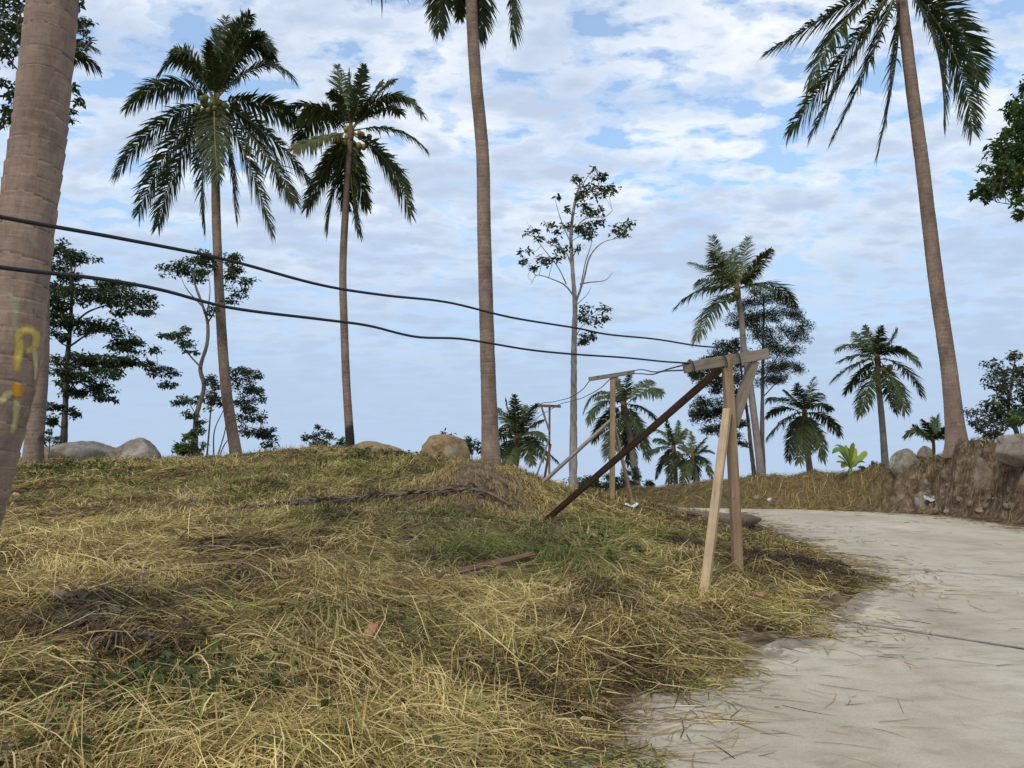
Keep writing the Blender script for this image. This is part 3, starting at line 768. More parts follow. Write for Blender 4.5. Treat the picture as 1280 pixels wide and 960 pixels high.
# paint strokes follow the bark: each stroke is a strip laid on the trunk's own surface
from mathutils.bvhtree import BVHTree
from mathutils import Vector
off = np.array(near.location)
bv = BVHTree.FromPolygons([Vector(v.co) for v in tk.data.vertices], [list(p.vertices) for p in tk.data.polygons])
def on_bark(px, py):
    o = Vector(EYE); dr = Vector(at(px, py, D_NEAR) - EYE).normalized()
    h, n_, _, _ = bv.ray_cast(o, dr)
    return None if h is None else np.array(h) + np.array(n_) * 0.004
def stroke(pts, widths, matl, cross=7):
    P = smooth_path([(a, b, 0) for a, b in pts], 26)[:, :2]
    W_ = np.interp(np.linspace(0, 1, 26), np.linspace(0, 1, len(widths)), widths) * 1.45
    T = np.gradient(P, axis=0); T /= np.linalg.norm(T, axis=1)[:, None]; Nn = np.c_[-T[:, 1], T[:, 0]]
    V = []; tt = []; ok = []
    for i in range(26):
        for j in range(cross):
            u = j / (cross - 1) * 2 - 1
            q = P[i] + Nn[i] * u * W_[i] / 2
            h = on_bark(*q)
            ok.append(h is not None); V.append(h if h is not None else np.zeros(3))
            end = min(1.0, min(i, 25 - i) / 3.0)
            tt.append((1 - u * u) * end)
    b = MB(); fs = []
    for i in range(25):
        for j in range(cross - 1):
            q = [i * cross + j, i * cross + j + 1, (i + 1) * cross + j + 1, (i + 1) * cross + j]
            if all(ok[k] for k in q): fs.append(q)
    if fs:
        b.add(V, fs, 0, tt); b.build('paint_mark', matl, near)
stroke([(23, 430), (24, 418), (33, 412), (43, 417), (44, 428), (38, 437), (28, 437)], [9, 10, 10, 9, 9, 8, 8], M['paint_yellow'])
stroke([(24, 420), (24, 434), (22, 450), (20, 469)], [9, 10, 9, 6], M['paint_yellow'])
stroke([(41, 432), (43, 446), (44, 462), (42, 478)], [6, 6, 5, 4], M['paint_pale'])
stroke([(23, 478), (22, 487), (23, 497)], [8, 15, 7], M['paint_orange'])
stroke([(16, 488), (8, 494), (-2, 506)], [7, 9, 8], M['paint_pale'])
stroke([(22, 497), (20, 512), (18, 528), (13, 546)], [8, 8, 7, 7], M['paint_pale'])

# the palm whose trunk shows right behind the near one
palm('coconut palm standing right behind the near painted trunk, its leaning stem half hidden', 18.5, [(42, 558), (50, 470), (52, 380), (50, 250), (46, 110)],
     [((124, 88), (88, 70)), ((118, 60), (82, 58)), ((-30, 40), (0, 40)), ((40, 20), (44, 60)), ((64, 40), (58, 70)), ((20, 20), (30, 60)), ((54, 190), (52, 140), 0.9)], 2.2, 0.19, 0.15, 21, ring=0.1, green=0.55)
# palm one
palm('tall coconut palm with green nuts, leftmost of the two full crowns at left', 23, [(296, 574), (283, 490), (275, 380), (270, 260), (269, 132)],
     [(z1(905, 70), z1(885, 230), 0.5), (z1(1075, 190), z1(960, 150), 0.6), (z1(1000, 60), z1(925, 190), -0.4), (z1(635, 300), z1(745, 235), -0.6), (z1(505, 435), z1(680, 338), 0.3),
      (z1(1172, 315), z1(1040, 265), 0.3), (z1(1200, 495), z1(1050, 415), 0.8), (z1(465, 700), z1(635, 500), -0.3), (z1(555, 850), z1(680, 590), 0.4), (z1(630, 905), z1(720, 630), -0.7),
      (z1(822, 915), z1(815, 600), -0.45, 0.8), (z1(872, 720), z1(858, 520), -0.5, 0.9), (z1(1240, 730), z1(1060, 530), -0.5), (z1(1180, 810), z1(1050, 600), 0.6), (z1(1092, 945), z1(990, 640), -0.3), (z1(942, 865), z1(915, 620), 0.8),
      (z1(835, 165), z1(850, 270), -0.9), (z1(700, 220), z1(780, 280), 0.9), (z1(1120, 660), z1(1010, 500), 0.9), (z1(960, 90), z1(905, 240), 0.2), (z1(1050, 130), z1(960, 210), -0.3), (z1(870, 120), z1(865, 250), 0.5), (z1(1090, 230), z1(980, 190), 0.5), (z1(690, 200), z1(770, 250), 0.2)],
     3.35, 0.165, 0.115, 31, nuts=(22, 'coco_green'), up=0.3, nleaf=60)
# palm two
palm('coconut palm with yellow brown nuts and a scorched stem foot, beside the taller crown', 23.5, [(438, 562), (433, 480), (430, 400), (429, 320), (438, 168)],
     [(z3(262, 262), z3(290, 390), 0.6), (z3(232, 370), z3(262, 400), -0.3), (z3(368, 262), z3(350, 390), -0.4), (z3(485, 325), z3(415, 385), 0.5), (z3(598, 455), z3(470, 385), -0.3), (z3(512, 455), z3(430, 440), 0.9), (z3(615, 598), z3(490, 520), 0.2),
      (z3(58, 440), z3(170, 425), 0.2), (z3(100, 560), z3(190, 480), 0.8), (z3(85, 600), z3(190, 555), -0.8, 0.6, 0.4), (z3(140, 830), z3(225, 660), -0.3), (z3(225, 910), z3(255, 730), 0.6), (z3(345, 925), z3(318, 730), -0.9, 0.95), (z3(295, 840), z3(290, 680), 0.3), (z3(555, 860), z3(460, 650), -0.3), (z3(540, 770), z3(480, 660), 0.7), (z3(310, 280), z3(310, 400), 0.2), (z3(440, 330), z3(390, 400), -0.2), (z3(560, 400), z3(440, 410), 0.3), (z3(110, 480), z3(200, 440), -0.4), (z3(190, 730), z3(245, 630), 0.3), (z3(380, 830), z3(340, 680), 0.3)],
     3.0, 0.135, 0.10, 32, nuts=(24, 'coco_brown'), matl='trunk_char', up=0.3, nleaf=56, green=0.58)
# centre palm, crown above the frame
palm('tall slightly curved coconut trunk rising past the top edge, behind the dry hump', 16, [(614, 578), (609, 430), (605, 280), (603, 190), (594, 90), (589, 0), (586, -75)],
     [((549, 38), (556, -30)), ((640, 46), (630, -30)), ((599, 48), (600, -10), 1.0), ((575, 22), (580, -30), 1.0), ((470, -80), (520, -110)), ((700, -90), (650, -120)), ((520, -180), (560, -140)), ((640, -190), (620, -140)), ((590, -220), (588, -150)), ((500, -20), (530, -70)), ((680, -20), (650, -70))],
     2.6, 0.165, 0.125, 33, nuts=(8, 'coco_green'), ring=0.1, up=0.3, sides=24, step=0.025, flare=0.55)
# right palm
palm('tall leaning coconut palm on the soil bank at right, crown cut by the top edge', 19.6, [(1196, 556), (1186, 460), (1170, 350), (1152, 200), (1140, 110), (1128, 10), (1124, -22)],
     [(z5(118, 215), z5(380, 55), 0.2), (z5(300, 345), z5(430, 90), -0.5, 0.8), (z5(210, 530), z5(420, 240), -0.3, 0.6), (z5(300, 535), z5(470, 230), 0.5), (z5(385, 560), z5(540, 230), 0.2), (z5(568, 612), z5(640, 230), 0.8),
      (z5(830, 495), z5(795, 170), -0.6, 0.9), (z5(945, 525), z5(860, 190), -0.2, 0.5), (z5(975, 325), z5(875, 100), 0.4),
      ((1030, -90), (1070, -80)), ((1200, -110), (1170, -90)), ((1090, -170), (1110, -100)), ((1150, -170), (1140, -100)), ((960, -20), (1040, -50))],
     3.85, 0.20, 0.145, 34, nuts=(10, 'coco_brown'), ring=0.1, up=0.3, nleaf=62, sides=24, step=0.03, green=0.7, flare=0.75)
# palms farther off
palm('slender palm with ragged swept crown rising behind the nearest timber pole', 27, [(952, 596), (943, 523), (937, 477), (930, 437), (927, 400), (922, 367)],
     [(z5b(210, 18), z5b(250, 120)), (z5b(205, 75), z5b(245, 140)), (z5b(340, 20), z5b(325, 120)), (z5b(430, 65), z5b(375, 125)), (z5b(290, 60), z5b(295, 140)), (z5b(410, 105), z5b(365, 150)), (z5b(130, 115), z5b(225, 155)), (z5b(155, 185), z5b(225, 185)), (z5b(70, 285), z5b(180, 215)), (z5b(150, 405), z5b(225, 275)), (z5b(510, 262), z5b(420, 195)), (z5b(440, 215), z5b(370, 195))],
     3.1, 0.135, 0.10, 35, nuts=(6, 'coco_green'), nleaf=48, sides=10, step=0.08, width=0.05, green=0.42, matl='trunk_grey', up=0.2)
palm('medium palm with round crown beside the far end of the soil bank', 30, [(1106, 572), (1102, 520), (1098, 480), (1097, 452)],
     [(z6(a, b), z6(c, d_)) for a, b, c, d_ in ((375, 115, 395, 175), (440, 118, 430, 180), (500, 130, 465, 185), (585, 268, 510, 210), (595, 385, 520, 275), (530, 445, 490, 340), (490, 445, 465, 350), (358, 458, 390, 350), (298, 375, 360, 300), (252, 325, 335, 265), (270, 255, 350, 228), (272, 205, 345, 190), (330, 140, 370, 190), (540, 215, 480, 205))],
     2.7, 0.13, 0.10, 36, nuts=(6, 'coco_brown'), nleaf=44, sides=10, step=0.08, width=0.055, matl='trunk_grey', green=0.5)
palm('short palm with drooping crown between the fine leaved tree and the bank', 31, [(1013, 594), (1009, 560), (1006, 520)],
     [(z6(a, b), z6(c, d_)) for a, b, c, d_ in ((180, 315, 155, 390), (205, 375, 180, 400), (278, 535, 215, 465), (212, 635, 185, 530), (160, 600, 155, 520), (122, 645, 130, 540), (78, 635, 105, 520), (0, 545, 70, 475), (-5, 470, 60, 435), (5, 405, 65, 400), (60, 365, 95, 395), (112, 340, 125, 395), (245, 440, 190, 420))],
     2.5, 0.125, 0.1, 37, nleaf=42, sides=10, step=0.08, width=0.055, matl='trunk_grey', green=0.5)
palm('stemless looking young palm peeping over the bank left of the leaning trunk', 24.5, [(1167, 566), (1167, 556)],
     [(z6(a, b), z6(c, d_)) for a, b, c, d_ in ((660, 458, 645, 520), (595, 478, 625, 520), (528, 545, 575, 520), (700, 505, 670, 530), (700, 560, 680, 545), (560, 500, 600, 530), (640, 470, 640, 530))],
     1.6, 0.05, 0.04, 38, nleaf=40, sides=10, step=0.08, width=0.046, green=0.5)
palm('palm with full crown directly behind the middle timber pole', 30, [(800, 628), (792, 575), (785, 530), (780, 510)],
     [(z7(a, b), z7(c, d_)) for a, b, c, d_ in ((392, 218, 455, 150), (412, 262, 460, 190), (500, 85, 525, 140), (560, 82, 550, 140), (645, 108, 600, 130), (685, 155, 620, 150), (658, 255, 610, 210), (625, 395, 595, 290), (560, 420, 555, 320), (480, 395, 505, 290), (428, 335, 470, 250), (438, 175, 490, 165), (610, 330, 580, 260))],
     2.5, 0.14, 0.11, 39, nleaf=44, sides=10, step=0.08, width=0.055, matl='trunk_grey', green=0.55)
palm('left one of the small palm pair beyond the road gap', 34, [(845, 615), (844, 585), (842, 563)],
     [(z7(a, b), z7(c, d_)) for a, b, c, d_ in ((640, 295, 680, 300), (700, 255, 712, 310), (745, 258, 738, 310), (628, 388, 675, 360), (662, 470, 690, 400), (712, 495, 715, 420), (775, 290, 755, 320), (790, 400, 765, 370), (650, 330, 685, 335), (770, 460, 750, 400))],
     1.7, 0.11, 0.09, 40, nleaf=36, sides=8, step=0.1, width=0.05, matl='trunk_grey', green=0.5)
palm('right one of the small palm pair beyond the road gap, paler ribs', 33, [(871, 612), (869, 590), (867, 573)],
     [(z7(a, b), z7(c, d_)) for a, b, c, d_ in ((790, 298, 795, 350), (852, 318, 825, 350), (872, 378, 840, 370), (868, 475, 840, 410), (810, 500, 805, 430), (758, 512, 775, 440), (698, 492, 745, 420), (682, 402, 740, 385), (740, 320, 770, 360), (850, 350, 825, 375))],
     1.7, 0.11, 0.09, 41, nleaf=36, sides=8, step=0.1, width=0.05, matl='trunk_grey', green=0.35)
palm('low bushy palm behind the curved centre trunk, crown over the mound edge', 27, [(641, 600), (645, 575), (647, 553)],
     [(z7(a, b), z7(c, d_)) for a, b, c, d_ in ((60, 208, 95, 250), (128, 160, 135, 240), (95, 180, 115, 250), (212, 195, 175, 250), (238, 255, 190, 280), (240, 330, 195, 300), (292, 412, 215, 350), (58, 300, 95, 290), (70, 405, 100, 350), (100, 445, 120, 380), (170, 200, 155, 250), (200, 420, 175, 360), (20, 340, 80, 310), (240, 400, 190, 330))],
     2.3, 0.14, 0.12, 42, nleaf=44, sides=8, step=0.1, width=0.05, green=0.48)

# ------------------------------------------------------------------ broadleaf trees
def leaves(b, C, n, size, r_, flat=0.5, tint=0.5, mi=0, aspect=0.5):
    """n bent leaves scattered around the points C (k,3) with radii; each is 2 quads"""
    c, rad = C
    k = r_.integers(0, len(c), n)
    v = r_.normal(0, 1, (n, 3)); v /= np.linalg.norm(v, axis=1)[:, None]
    v *= (r_.random(n) ** 0.45)[:, None]
    p = c[k] + v * rad[k]
    az = r_.uniform(0, 2 * math.pi, n); el = r_.normal(-0.25, 0.5, n)
    D = np.c_[np.cos(az) * np.cos(el), np.sin(az) * np.cos(el), np.sin(el)]
    up = np.c_[r_.normal(0, flat, n), r_.normal(0, flat, n), np.ones(n)]
    S = np.cross(D, up); S /= np.linalg.norm(S, axis=1)[:, None] + 1e-9
    Nn = np.cross(S, D)
    l = size * r_.uniform(0.6, 1.25, n); w_ = l * aspect
    P = [p, p + D * (l * 0.45)[:, None] - S * (w_ * 0.5)[:, None] + Nn * (l * 0.06)[:, None], p + D * l[:, None] - Nn * (l * 0.12)[:, None], p + D * (l * 0.45)[:, None] + S * (w_ * 0.5)[:, None] + Nn * (l * 0.06)[:, None]]
    V = np.stack(P, 1); f = (np.arange(n) * 4)[:, None]
    tv = np.clip(tint + r_.normal(0, 0.22, n) + 0.25 * (fbm(p[:, 0] * 2, p[:, 2] * 2, 3) - 0.5), 0, 1)
    b.add(V.reshape(-1, 3), np.concatenate([f + np.array([0, 1, 2]), f + np.array([0, 2, 3])]), mi, np.repeat(tv, 4))

def tree(name, label, d, limbs, clusters, leaf=0.14, dens=1.0, seed=1, lm='leaf', bm='bark_brown', r0=0.1, cat='tree', group=None, twigs=3, base=None, scatter=0.42, tint=0.55, depth=1.0, aspect=0.5, sub=5, twig_r=0.010, clump=0.55):
    """limbs: [(radius0, radius1, [(px,py[,dd])...])...]; clusters: (px, py, rx, ry) in photo pixels"""
    r_ = np.random.default_rng(seed); k = pix2m(d)
    LP = []
    tb = MB()
    for li_, (ra, rb, pl) in enumerate(limbs):
        if li_: ra, rb = ra * 0.72, rb * 0.6
        pp = [at(q[0], q[1], d + (q[2] if len(q) > 2 else r_.normal(0, 0.12 * depth) if i else 0)) for i, q in enumerate(pl)]
        if pl is limbs[0][2]:
            g = float(ground(pp[0][0], pp[0][1])); b0 = np.array([pp[0][0], pp[0][1], g])
            if base is not None: b0 = np.array(base, float)
            if pp[0][2] > g + 0.05: pp = [b0 - np.array([0, 0, 0.1])] + pp
            else: pp[0] = b0 - np.array([0, 0, 0.1])
        P = smooth_path(pp, 8 * len(pp)); u = np.linspace(0, 1, len(P))
        rr = ra + (rb - ra) * u
        if pl is limbs[0][2]: rr = rr * (1 + 0.7 * np.exp(-u * 14))
        tb.tube(P, rr * (1 + 0.12 * r_.normal(0, 1, len(P)) * 0.5), 8, 0)
        LP.append(np.c_[P, rr])
    skel = np.concatenate(LP)
    root = empty(name, b0); tag(root, label, cat, group)
    cs, rs = [], []
    lf = MB()
    for cl in clusters:
        px, py, rx, ry = cl[:4]; rx = rx * 1.3; ry = ry * 1.25
        dd = r_.normal(0, 0.5 * depth)
        c = at(px, py, d + dd); R3 = np.array([rx * k, max(rx, ry) * k * 0.8, ry * k])
        # twig to the nearest limb point below it
        dist = np.linalg.norm(skel[:, :3] - c, axis=1) + np.maximum(0, skel[:, 2] - c[2]) * 1.2
        j = int(np.argmin(dist)); a = skel[j, :3]; ra = min(skel[j, 3] * 0.7, 0.035)
        if np.linalg.norm(c - a) > 0.08:
            mid = (a + c) / 2 + r_.normal(0, 0.06, 3) + np.array([0, 0, -0.06 * np.linalg.norm(c - a)])
            tb.tube(smooth_path([a, mid, c], 9), np.linspace(ra, twig_r, 9), 6, 0)
        nsub = max(3, int(sub * (0.9 + rx * ry / 500.0)))
        v = r_.normal(0, 1, (nsub, 3)); v /= np.linalg.norm(v, axis=1)[:, None]; v *= (r_.random(nsub) ** 0.5)[:, None]
        sc = c + v * R3
        for q in sc[:max(twigs, nsub // 2)]:
            tb.tube(smooth_path([c + r_.normal(0, 0.02, 3), (c + q) / 2 + r_.normal(0, 0.04, 3), q], 5), np.linspace(twig_r, twig_r * 0.4, 5), 4, 0, cap=False)
        srad = np.repeat((R3 * scatter * 1.5)[None], nsub, 0) * r_.uniform(0.6, 1.2, (nsub, 1))
        srad = np.maximum(srad, leaf * 0.5)
        area = rx * ry * k * k * math.pi
        n = int(dens * area / (leaf * leaf * aspect * 0.5) * 3.6) + 14
        leaves(lf, (sc, srad), n, leaf, r_, tint=tint + r_.normal(0, 0.1), aspect=aspect)
    tb.build('trunk', M[bm], root)
    lf.build('crown', M[lm], root, smooth=False)
    return root

def z2(x, y): return (x / 2.667, 280 + y / 2.667)
def z4(x, y): return (600 + x / 3.2, 180 + y / 3.2)
def cl(f, L, s): return [(*f(a, b), c / s, e / s) for a, b, c, e in L]
def lp(f, L): return [f(a, b) for a, b in L]

GT = 'broadleaf trees along the crest'
tree('layered_tree', 'dark tree with flat tiered branches beside the big near trunk', 22,
     [(0.11, 0.03, lp(z2, [(212, 730), (218, 600), (225, 450), (235, 330), (240, 200), (235, 110)])),
      (0.05, 0.015, lp(z2, [(232, 350), (300, 290), (420, 260), (500, 285)])), (0.05, 0.015, lp(z2, [(225, 470), (300, 440), (420, 450), (540, 495)])),
      (0.045, 0.015, lp(z2, [(228, 410), (320, 360), (440, 390)])), (0.04, 0.015, lp(z2, [(230, 360), (180, 310), (150, 330)])), (0.045, 0.015, lp(z2, [(215, 620), (250, 530), (330, 560)])), (0.03, 0.012, lp(z2, [(205, 500), (150, 470), (120, 455)]))],
     cl(z2, [(200, 90, 45, 22), (255, 112, 50, 16), (195, 140, 50, 16), (250, 175, 40, 14), (180, 215, 50, 22), (240, 235, 60, 22), (180, 270, 40, 16), (340, 210, 40, 16), (400, 200, 45, 14), (400, 245, 75, 28), (470, 255, 45, 18), (440, 292, 45, 16), (495, 295, 24, 8), (290, 330, 60, 18), (340, 350, 55, 22), (170, 330, 40, 16), (180, 370, 40, 14), (400, 395, 45, 18), (450, 385, 30, 16), (430, 415, 45, 10), (260, 455, 60, 24), (330, 465, 60, 24), (250, 500, 60, 24), (400, 450, 55, 14), (470, 470, 50, 14), (540, 490, 45, 14), (520, 420, 25, 7), (560, 535, 28, 10), (350, 495, 40, 18), (340, 550, 50, 20), (360, 580, 35, 10), (270, 560, 45, 20), (240, 520, 35, 20), (190, 610, 25, 14), (180, 655, 25, 16), (240, 630, 22, 14), (165, 250, 30, 20), (220, 300, 50, 14)], 2.667),
     leaf=0.12, dens=1.5, seed=11, r0=0.1, group=GT, tint=0.68, sub=9, scatter=0.36)
tree('crooked_tree', 'crooked slim tree with bare lower limbs, left of the tall palm with green nuts', 21.6,
     [(0.085, 0.025, lp(z2, [(650, 750), (655, 640), (680, 545), (668, 480), (690, 400), (692, 330), (675, 270), (650, 200), (645, 150)])),
      (0.04, 0.012, lp(z2, [(672, 480), (630, 435), (600, 390), (575, 365)])), (0.04, 0.012, lp(z2, [(692, 330), (715, 290), (740, 220), (780, 150)])), (0.03, 0.01, lp(z2, [(675, 275), (625, 220), (600, 170)])), (0.03, 0.01, lp(z2, [(690, 300), (700, 220), (690, 140)])), (0.025, 0.01, lp(z2, [(725, 270), (780, 260), (820, 220)])), (0.025, 0.01, lp(z2, [(655, 640), (630, 600), (600, 595)]))],
     cl(z2, [(590, 155, 38, 22), (640, 125, 45, 24), (680, 150, 45, 28), (640, 175, 40, 16), (700, 105, 30, 16), (765, 125, 35, 22), (760, 165, 30, 16), (800, 160, 28, 16), (820, 195, 28, 13), (790, 225, 30, 16), (770, 255, 20, 10), (700, 290, 20, 10), (560, 370, 28, 13), (595, 365, 30, 20), (630, 400, 28, 16), (645, 425, 20, 10), (600, 590, 34, 13), (640, 585, 25, 12), (630, 640, 22, 13), (640, 690, 30, 16), (665, 660, 16, 10), (700, 520, 16, 14)], 2.667),
     leaf=0.11, dens=0.95, seed=12, bm='bark_mid', group=GT, tint=0.62)
tree('multistem_tree', 'low multi stemmed tree with grey green leaves right behind the palm with green nuts', 24.5,
     [(0.04, 0.012, lp(z2, [(690, 775), (697, 690), (705, 600), (715, 560)])), (0.035, 0.01, lp(z2, [(712, 775), (715, 690), (745, 620), (790, 520)])), (0.035, 0.01, lp(z2, [(725, 775), (745, 710), (770, 620), (830, 560)])), (0.03, 0.01, lp(z2, [(730, 775), (760, 720), (820, 680), (880, 690)]))],
     cl(z2, [(800, 480, 40, 16), (790, 510, 28, 16), (840, 510, 32, 16), (820, 545, 40, 22), (855, 560, 28, 26), (800, 590, 30, 22), (840, 605, 35, 20), (830, 640, 35, 16), (860, 650, 25, 13), (810, 690, 32, 16), (860, 700, 35, 20), (900, 690, 32, 20), (905, 720, 28, 18), (715, 540, 25, 25), (720, 590, 28, 22), (700, 580, 20, 16), (740, 600, 20, 12)], 2.667),
     leaf=0.11, dens=0.85, seed=13, lm='leaf_grey', bm='bark_mid', group=GT, tint=0.6)
tree('slim_tree', 'tall slim pale barked tree with sparse leaves standing alone between centre trunk and poles', 22.5,
     [(0.125, 0.03, lp(z4, [(372, 1350), (374, 1150), (375, 960), (376, 800), (380, 650), (370, 500), (364, 360), (380, 230), (400, 160)])),
      (0.04, 0.010, lp(z4, [(382, 620), (345, 570), (300, 545), (230, 525), (205, 560)])), (0.05, 0.012, lp(z4, [(385, 630), (415, 540), (440, 450), (490, 395), (560, 375)])), (0.035, 0.010, lp(z4, [(372, 500), (340, 430), (280, 400), (250, 370)])), (0.03, 0.008, lp(z4, [(345, 560), (310, 490), (240, 400), (185, 310)])),
      (0.035, 0.01, lp(z4, [(400, 560), (440, 553), (500, 545), (530, 515)])), (0.03, 0.01, lp(z4, [(372, 280), (395, 200), (430, 130), (452, 100)])), (0.03, 0.008, lp(z4, [(365, 400), (330, 320), (310, 260), (300, 215)])), (0.03, 0.008, lp(z4, [(400, 590), (420, 480), (445, 400), (450, 330)])), (0.03, 0.01, lp(z4, [(366, 360), (420, 300), (500, 290), (530, 265)])), (0.025, 0.008, lp(z4, [(378, 690), (410, 680), (450, 690), (490, 660)])), (0.025, 0.008, lp(z4, [(378, 780), (400, 740), (430, 700)])), (0.02, 0.006, lp(z4, [(390, 640), (430, 600), (445, 570)]))],
     cl(z4, [(388, 140, 22, 18), (470, 140, 22, 14), (495, 125, 20, 14), (480, 175, 38, 28), (510, 180, 28, 18), (420, 185, 28, 22), (400, 210, 25, 14), (415, 248, 28, 14), (345, 262, 16, 12), (440, 280, 35, 16), (470, 275, 25, 12), (485, 255, 10, 8), (440, 340, 45, 28), (410, 365, 40, 22), (470, 320, 32, 14), (350, 330, 22, 14), (275, 325, 22, 13), (205, 350, 22, 13), (240, 378, 14, 12), (310, 355, 16, 12), (305, 395, 20, 16), (325, 415, 22, 14), (295, 452, 32, 22), (250, 460, 22, 14), (172, 475, 22, 13), (212, 495, 18, 14), (160, 432, 8, 6), (200, 425, 10, 6), (540, 345, 26, 20), (575, 330, 24, 26), (580, 355, 16, 12), (310, 215, 9, 10), (452, 100, 12, 8), (390, 420, 26, 10), (430, 670, 26, 18), (410, 695, 20, 18), (450, 710, 28, 14), (498, 655, 22, 16), (495, 700, 20, 14), (420, 770, 32, 20), (450, 760, 20, 14), (405, 795, 16, 12)], 3.2),
     leaf=0.145, dens=0.62, seed=14, bm='bark_grey', group=GT, tint=0.5, depth=0.8, twigs=4, scatter=0.5, twig_r=0.006)
tree('fine_leaved_tree', 'tall airy fine leaved tree behind the nearest timber pole', 29,
     [(0.12, 0.03, lp(z5b, [(402, 915), (398, 740), (400, 560), (402, 400), (405, 260)])), (0.04, 0.01, lp(z5b, [(400, 560), (460, 460), (520, 380), (550, 330)])), (0.035, 0.01, lp(z5b, [(401, 430), (350, 350), (310, 320)])), (0.035, 0.01, lp(z5b, [(400, 620), (460, 560), (540, 510)])), (0.03, 0.01, lp(z5b, [(403, 330), (450, 280), (510, 260)]))],
     cl(z5b, [(400, 235, 45, 22), (350, 270, 40, 22), (450, 250, 40, 20), (500, 265, 32, 20), (330, 320, 45, 26), (380, 320, 50, 28), (300, 350, 28, 14), (450, 310, 40, 22), (520, 310, 38, 26), (550, 350, 28, 26), (380, 375, 40, 26), (420, 390, 40, 22), (490, 370, 36, 22), (545, 400, 26, 20), (450, 440, 48, 30), (510, 450, 30, 22), (430, 510, 50, 28), (480, 500, 40, 22), (530, 515, 25, 18), (420, 560, 40, 18), (470, 550, 30, 14)], 3),
     leaf=0.10, dens=0.85, seed=15, lm='leaf', bm='bark_mid', group=GT, tint=0.62, scatter=0.5, aspect=0.28, sub=7, depth=1.2)
tree('dense_tree', 'dense dark tree with limbs leaning left, behind the nearest timber pole', 27.5,
     [(0.10, 0.03, lp(z5b, [(370, 925), (355, 800), (345, 700), (330, 600), (315, 480)])), (0.04, 0.012, lp(z5b, [(355, 810), (300, 790), (240, 765), (190, 700)])), (0.04, 0.012, lp(z5b, [(340, 660), (270, 630), (180, 670)])), (0.04, 0.012, lp(z5b, [(335, 600), (270, 530), (180, 520)]))],
     cl(z5b, [(300, 420, 32, 20), (260, 440, 45, 20), (215, 465, 38, 18), (300, 470, 45, 28), (240, 500, 50, 28), (170, 505, 42, 20), (150, 530, 30, 16), (200, 540, 45, 26), (280, 540, 50, 30), (230, 585, 40, 22), (300, 600, 36, 26), (200, 635, 45, 20), (160, 670, 45, 26), (200, 690, 45, 26), (140, 690, 28, 14), (240, 660, 40, 26), (200, 740, 36, 18), (250, 730, 36, 22), (300, 660, 28, 22), (320, 720, 22, 16), (290, 760, 30, 14), (320, 790, 24, 10)], 3),
     leaf=0.11, dens=1.0, seed=16, bm='bark_brown', group=GT, tint=0.68, aspect=0.38, sub=8, scatter=0.42)
tree('overhanging_tree', 'bright green leafy tree overhanging from the right frame edge', 15.5,
     [(0.13, 0.04, [(1420, 560), (1405, 420), (1385, 330), (1345, 270)]), (0.05, 0.012, [(1385, 330), (1320, 262), (1285, 258), (1246, 253)]), (0.05, 0.015, [(1390, 340), (1330, 230), (1290, 180), (1275, 140)]), (0.05, 0.015, [(1395, 360), (1420, 250), (1430, 150)])],
     cl(z5, [(1150, 365, 36, 28), (1110, 440, 40, 28), (1150, 460, 45, 40), (1100, 520, 45, 28), (1140, 540, 50, 40), (1090, 575, 45, 30), (1060, 615, 50, 26), (1120, 620, 60, 40), (1060, 670, 55, 32), (1130, 690, 55, 40), (1020, 720, 42, 28), (980, 745, 32, 20), (1075, 725, 50, 30), (1000, 780, 34, 18), (965, 775, 18, 13), (1050, 755, 35, 20), (1130, 750, 40, 26), (1135, 800, 22, 20), (1145, 850, 24, 30), (1220, 420, 90, 90), (1230, 600, 90, 100), (1330, 500, 120, 140), (1350, 320, 100, 100), (1240, 760, 70, 50)], 3.2),
     leaf=0.135, dens=1.15, seed=17, lm='leaf_light', bm='bark_mid', group=GT, tint=0.62, sub=9, scatter=0.36, aspect=0.55)
tree('roundish_tree', 'loose grey green tree beyond the grey boulder at the right edge', 23,
     [(0.10, 0.02, lp(z6, [(985, 600), (960, 520), (930, 430), (945, 330), (955, 250)])), (0.04, 0.01, lp(z6, [(960, 520), (900, 480), (830, 450)])), (0.04, 0.01, lp(z6, [(940, 440), (890, 390), (875, 300)])), (0.04, 0.01, lp(z6, [(950, 480), (1000, 400), (1040, 350)])), (0.05, 0.02, lp(z6, [(985, 600), (930, 560), (880, 520)]))],
     cl(z6, [(955, 235, 26, 26), (960, 290, 32, 26), (870, 280, 36, 24), (900, 310, 32, 26), (870, 340, 34, 20), (950, 345, 38, 28), (1000, 300, 40, 30), (910, 380, 40, 28), (850, 420, 36, 20), (880, 440, 40, 26), (800, 450, 38, 18), (830, 480, 38, 20), (790, 485, 24, 14), (860, 500, 38, 22), (920, 440, 45, 30), (960, 400, 38, 30), (840, 530, 30, 16), (890, 530, 36, 16), (1020, 400, 50, 50), (1030, 470, 50, 40), (940, 490, 40, 24), (855, 550, 14, 8)], 3.097),
     leaf=0.12, dens=0.75, seed=18, lm='leaf_grey', bm='bark_mid', group=GT, tint=0.6)
